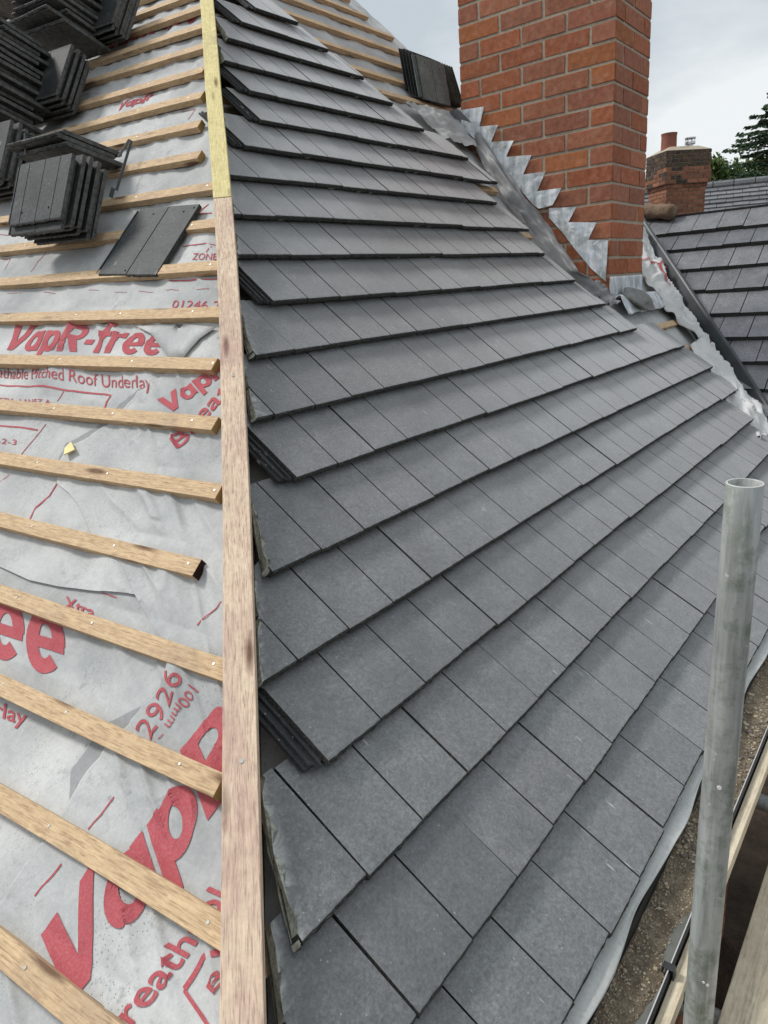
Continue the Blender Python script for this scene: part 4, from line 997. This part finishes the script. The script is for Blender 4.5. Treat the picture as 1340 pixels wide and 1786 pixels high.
pt = o + fx * .24; mb = MB(); mb.tube([pt + Vector((0, 0, .05)), pt + Vector((0, 0, .15))], .06, 14); mb.tube([pt + Vector((0, 0, .15)), pt + Vector((0, 0, .19))], .10, 14)
for i in range(6): mb.tube([pt + Vector((.085 * math.cos(i), .085 * math.sin(i), .19)), pt + Vector((.085 * math.cos(i), .085 * math.sin(i), .25))], .008, 6)
mb.tube([pt + Vector((0, 0, .25)), pt + Vector((0, 0, .27))], .105, 14); mb.build('cowl', M_silver, fc)

# ============================================================ TREES
def leaf(mb, p, s_, r_, tilt=1.0, dirv=None):
    a = Vector((r_.gauss(0, 1), r_.gauss(0, 1), r_.gauss(0, 1) * tilt)).normalized() if dirv is None else dirv; b = a.orthogonal().normalized(); b = (b * math.cos(t := r_.uniform(0, 6.3)) + a.cross(b) * math.sin(t)); c = a.cross(b)
    mb.add([p - a * s_, p + b * s_ * .45, p + a * s_, p - b * s_ * .45], [(0, 1, 2, 3)])
def broad_tree(base, top, R0, H, n, seed, label):
    r_ = random.Random(seed); t = empty('broadleaf_tree', base); tag(t, label, 'tree')
    mb = MB(); mb.tube([base, base.lerp(top, .5), top - Vector((0, 0, H * .5))], [.35, .28, .15], 8)
    blobs = [(top + Vector((r_.uniform(-1, 1) * R0, r_.uniform(-1, 1) * R0, r_.uniform(-1.4, .15) * H)), r_.uniform(.35, .7)) for _ in range(34)]
    for c, rr in blobs: mb.tube([top - Vector((0, 0, H * 1.2)), c], [.08, .02], 5)
    mb.build('trunk', M_bark, t)
    lf = MB()
    for _ in range(n):
        c, rr = r_.choice(blobs); d = Vector((r_.gauss(0, 1), r_.gauss(0, 1), r_.gauss(0, .8))).normalized() * rr * (r_.random() ** .35); leaf(lf, c + d, r_.uniform(.07, .15), r_)
    lf.build('crown', M_leaf, t)
tp = Vector(TREE)
broad_tree(Vector((tp.x, tp.y, -3.4)), tp, 1.5, 1.0, 8000, 1, 'light green broadleaf tree behind the distant ridge, right of the small chimney')
def conifer(base, top, seed, label):
    r_ = random.Random(seed); t = empty('conifer_tree', base); tag(t, label, 'tree'); mb = MB(); mb.tube([base, base.lerp(top, .6), top], [.3, .2, .03], 8); nb = MB()
    H = 4.0; z = 0
    while z < H:
        for q in range(6):
            a = r_.uniform(0, 6.283); L_ = (.36 + z * .66) * r_.uniform(.75, 1.15); s_ = top - Vector((0, 0, z + r_.uniform(0, .2)))
            pts = []
            for i in range(7):
                u = i / 6; pts.append(s_ + Vector((math.cos(a), math.sin(a), 0)) * L_ * u + Vector((0, 0, .32 * L_ * (u * .7 - 1.1 * u * u) + .16 * L_ * u ** 4)))
            mb.tube(pts, [.03 * (1 - .8 * i / 6) for i in range(7)], 5)
            n = int(120 * L_)
            for _ in range(n):
                u = r_.random() ** .7; p = cat(pts, u); sd = Vector((-math.sin(a), math.cos(a), 0)) * r_.uniform(-1, 1) * .22 * L_ * (1 - u * .75); p = p + sd + Vector((0, 0, -abs(sd.length) * .5 + r_.uniform(-.03, .03)))
                dv = (Vector((math.cos(a), math.sin(a), -.25)) + sd * 2 + Vector((r_.gauss(0, .35), r_.gauss(0, .35), r_.gauss(0, .35)))).normalized(); leaf(nb, p, r_.uniform(.04, .085), r_, dirv=dv)
        z += .24
    mb.build('trunk', M_bark, t); nb.build('crown', M_needle, t)
ct = Vector(CON); conifer(Vector((ct.x, ct.y, -3.4)), ct + Vector((.32, -.32, .9)), 4, 'dark conifer with drooping branches at the right edge behind the ridge')

# ============================================================ EAVES, GUTTER, SCAFFOLD
def fS(u, v):
    X = -.75 + 4.3 * u; wv = .008 * math.sin(X * 13 + 1) + .007 * nz(X * 6, 0, 0)
    pr = [(.07, -.01), (.012, -.025), (-.006, -.027), (-.013 - wv * .4, -.0295), (-.020 - wv * .6, -.033 - wv * .25)]
    t = v * 4; i = min(int(t), 3); a, b = pr[i], pr[i + 1]; f_ = t - i
    return Vector((X, a[0] + (b[0] - a[0]) * f_, a[1] + (b[1] - a[1]) * f_ + .003 * nz(X * 11, v * 3, 4)))
mb = MB(); mb.grid(fS, 240, 13); tag(mb.build('eaves_strip', M_felt2, smooth=True, solid=.0018), 'rippled pale grey felt strip hanging out from under the lowest tiles into the gutter', 'eaves felt')
gut = empty('gutter', (1, -.06, -.14)); tag(gut, 'black plastic gutter along the eaves, filled with grit and silt', 'gutter')
prof = [(-.012, -.05), (-.012, -.125), (-.022, -.138), (-.085, -.138), (-.097, -.128), (-.099, -.083), (-.0965, -.080)]
prof2 = prof[::-1]; m = len(prof); xs_ = [-.8 + .2 * i for i in range(24)]
vs = [(x, y, z) for x in xs_ for y, z in prof]; fs = [(i * m + j, i * m + j + 1, (i + 1) * m + j + 1, (i + 1) * m + j) for i in range(len(xs_) - 1) for j in range(m - 1)]
obj('channel', vs, fs, M_black, gut).modifiers.new('s', 'SOLIDIFY').thickness = .003
mb = MB(); mb.tube([(-.8, -.0975, -.0795), (3.8, -.0975, -.0795)], .0016, 8); mb.build('rim', M_rim, gut)
for cx_ in (.19, 1.45):
    mb = MB(); 
    for (y0, z0, y1, z1) in ((-.088, -.0755, -.108, -.0745), (-.108, -.0745, -.110, -.118), (-.088, -.0755, -.087, -.092)):
        a = Vector((cx_, y0, z0)); b = Vector((cx_, y1, z1)); d = b - a; mb.box(a, (.016, 0, 0), d, Vector((1, 0, 0)).cross(d).normalized() * .003)
    mb.box((cx_ + .003, -.1095, -.116), (.008, 0, 0), (0, -.016, -.004), (0, 0, .003)); mb.box((cx_ + .003, -.1285, -.118), (.008, 0, 0), (0, -.0025, -.03), (0, .003, 0))
    mb.build('bracket_clip', M_black, gut, bevel=.0008)
def silt(X, Y): return -.093 + .009 * nz(X * 7, Y * 20, 0) + .005 * nz(X * 25, Y * 40, 2) + (Y + .06) * .22 + .012 * min(1, max(0, (X - .45) * 2))
mb = MB(); mb.grid(lambda u, v: Vector((-.7 + 4.2 * u ** 1.3, -.0135 - .083 * v, silt(-.7 + 4.2 * u ** 1.3, -.0135 - .083 * v))), 420, 26)
tag(mb.build('gutter_silt', M_soil, smooth=True), 'brown silt and grit lying in the gutter', 'silt', kind='stuff')
mb = MB(); mb.add([(-.8, -.014, -.1035), (3.8, -.014, -.1035), (3.8, -.0965, -.0975), (-.8, -.0965, -.0975)], [(3, 2, 1, 0)]); tag(mb.build('wet_silt', M_wet), 'wet grey silt lying beside the gutter rim', 'silt', kind='stuff')
mb = MB(); r_ = random.Random(12)
ICO = [Vector(v).normalized() for v in ((0, 1, 1.618), (0, -1, 1.618), (0, 1, -1.618), (0, -1, -1.618), (1, 1.618, 0), (-1, 1.618, 0), (1, -1.618, 0), (-1, -1.618, 0), (1.618, 0, 1), (-1.618, 0, 1), (1.618, 0, -1), (-1.618, 0, -1))]
IF = [(0, 1, 8), (0, 8, 4), (0, 4, 5), (0, 5, 9), (0, 9, 1), (3, 6, 7), (3, 7, 11), (3, 11, 2), (3, 2, 10), (3, 10, 6), (1, 6, 8), (8, 10, 4), (4, 2, 5), (5, 11, 9), (9, 7, 1), (8, 6, 10), (4, 10, 2), (5, 2, 11), (9, 11, 7), (1, 7, 6)]
for i in range(4200):
    X = r_.uniform(-.1, 2.4) if r_.random() < .6 else r_.uniform(-.1, .7); Y = -.017 - .077 * r_.random() ** (1.7 if X < .45 else 1.0); s_ = r_.uniform(.0008, .0026) * (1 if r_.random() < .93 else 1.8) * (1.0 if X < .5 else 1.7); z = max(silt(X, Y), -.1025) + s_ * .3
    c = r_.choice([(.27, .215, .15), (.36, .30, .21), (.2, .155, .11), (.42, .37, .29), (.17, .14, .115), (.14, .12, .10), (.3, .26, .2)]); sc = Vector((r_.uniform(.7, 1.4), r_.uniform(.7, 1.3), r_.uniform(.5, .9)))
    mb.add([Vector((X, Y, z)) + Vector((v.x * sc.x, v.y * sc.y, v.z * sc.z)) * s_ * r_.uniform(.85, 1.15) for v in ICO], IF, 0, c)
tag(mb.build('gutter_grit', M_stone, usecol=True), 'grit and small stones washed off the tiles into the gutter', 'grit', kind='stuff')
for i, (X, Y, L_, a, lb) in enumerate([(.33, -.045, .03, 2.0, 'nearer'), (.62, -.04, .035, .4, 'farther')]):
    mb = MB(); z = silt(X, Y) + .004; mb.tube([(X, Y, z), (X + L_ * .5 * math.cos(a), Y + .3 * L_ * math.sin(a), z + .004), (X + L_ * math.cos(a), Y + L_ * math.sin(a) * .5, z + .001)], .0007, 6); tag(mb.build('twig', M_plank), 'thin pale straw lying on the gutter grit, %s of the two' % lb, 'twig')
tag(bar('ledger_board', [(x, -.1045, -.100 + .002 * nz(x * 2, 0, 0)) for x in [-.8 + .35 * i for i in range(13)]], [(0, 0, 1)] * 13, .024, .038, [M_plank, M_end], seed=8), 'weathered timber board on edge just outside the gutter', 'board')
# pole
pole = empty('scaffold_pole', (.11, -.173, -3.3)); tag(pole, 'upright galvanised scaffold tube with open top, in front of the gutter', 'scaffold tube')
def tubepipe(name, a, b, r, parent, n=40, wall=.0032, seg=24):
    a, b = Vector(a), Vector(b); t = (b - a).normalized(); u = t.orthogonal().normalized(); v = t.cross(u); vs = []; m = 4
    zs = [i / seg for i in range(seg + 1)]
    rings = [(a.lerp(b, z), r) for z in zs] + [(b + t * .0007, r - .0007), (b + t * .0007, r - wall + .0006), (b, r - wall), (b - t * .25, r - wall)]
    for p, rr in rings:
        for j in range(n): an = 2 * math.pi * j / n; vs.append(p + (u * math.cos(an) + v * math.sin(an)) * rr)
    fs = [(i * n + j, i * n + (j + 1) % n, (i + 1) * n + (j + 1) % n, (i + 1) * n + j) for i in range(len(rings) - 1) for j in range(n)]
    k0 = seg; mi = [0] * len(fs)
    for i in range(len(rings) - 1):
        if k0 <= i < k0 + 2:
            for j in range(n): mi[i * n + j] = 1
    return obj(name, vs, fs, [M_galv, M_rim], parent, mi, smooth=True)
tubepipe('tube', (.11, -.173, -3.3), (.11, -.173, .943), .0241, pole)
for (px_, z, s_) in ((-.9, .46, .0035), (-.3, .053, .003), (-.75, .058, .0022)):
    an = math.radians(225) + px_ * .6; n_ = Vector((math.cos(an), math.sin(an), 0)); c = Vector((.11, -.173, z)) + n_ * .0241; mb = MB(); mb.tube([c - n_ * .001, c + n_ * .001], s_, 10); mb.build('paint_splash', M_white, pole)
for X, lb, y0 in ((.345, 'nearer', -.02), (1.12, 'farther', -.02)):
    e = empty('scaffold_transom', (X, -.5, -.335)); tag(e, 'horizontal galvanised scaffold tube under the scaffold board, %s of the two' % lb, 'scaffold tube'); tubepipe('tube', (X, -1.6, -.335), (X, y0, -.335), .0241, e)
for i in range(2):
    y1 = -.176 - i * .235; o = bar('scaffold_board', [(x, y1 + .02 * i * 0, -.270 + .002 * nz(x, i, 0)) for x in [-1 + .4 * q for q in range(14)]], [(0, 0, 1)] * 14, .225, .038, [M_plank, M_end], seed=20 + i, bevel=.002)
    tag(o, ['pale worn scaffold board at the bottom right corner, next to the upright tube', 'second scaffold board on the walkway, outside the first'][i], 'scaffold board')
for i in range(4):
    y1 = -.12 - i * .235; o = bar('scaffold_board', [(x, y1, -2.2) for x in [-1 + .4 * q for q in range(14)]], [(0, 0, 1)] * 14, .225, .038, [M_ground, M_end], seed=30 + i, bevel=.002)
    tag(o, 'dirty scaffold board on the dark lower lift, %s from the house wall' % COUNT[i], 'scaffold board')
bpy.context.view_layer.update()
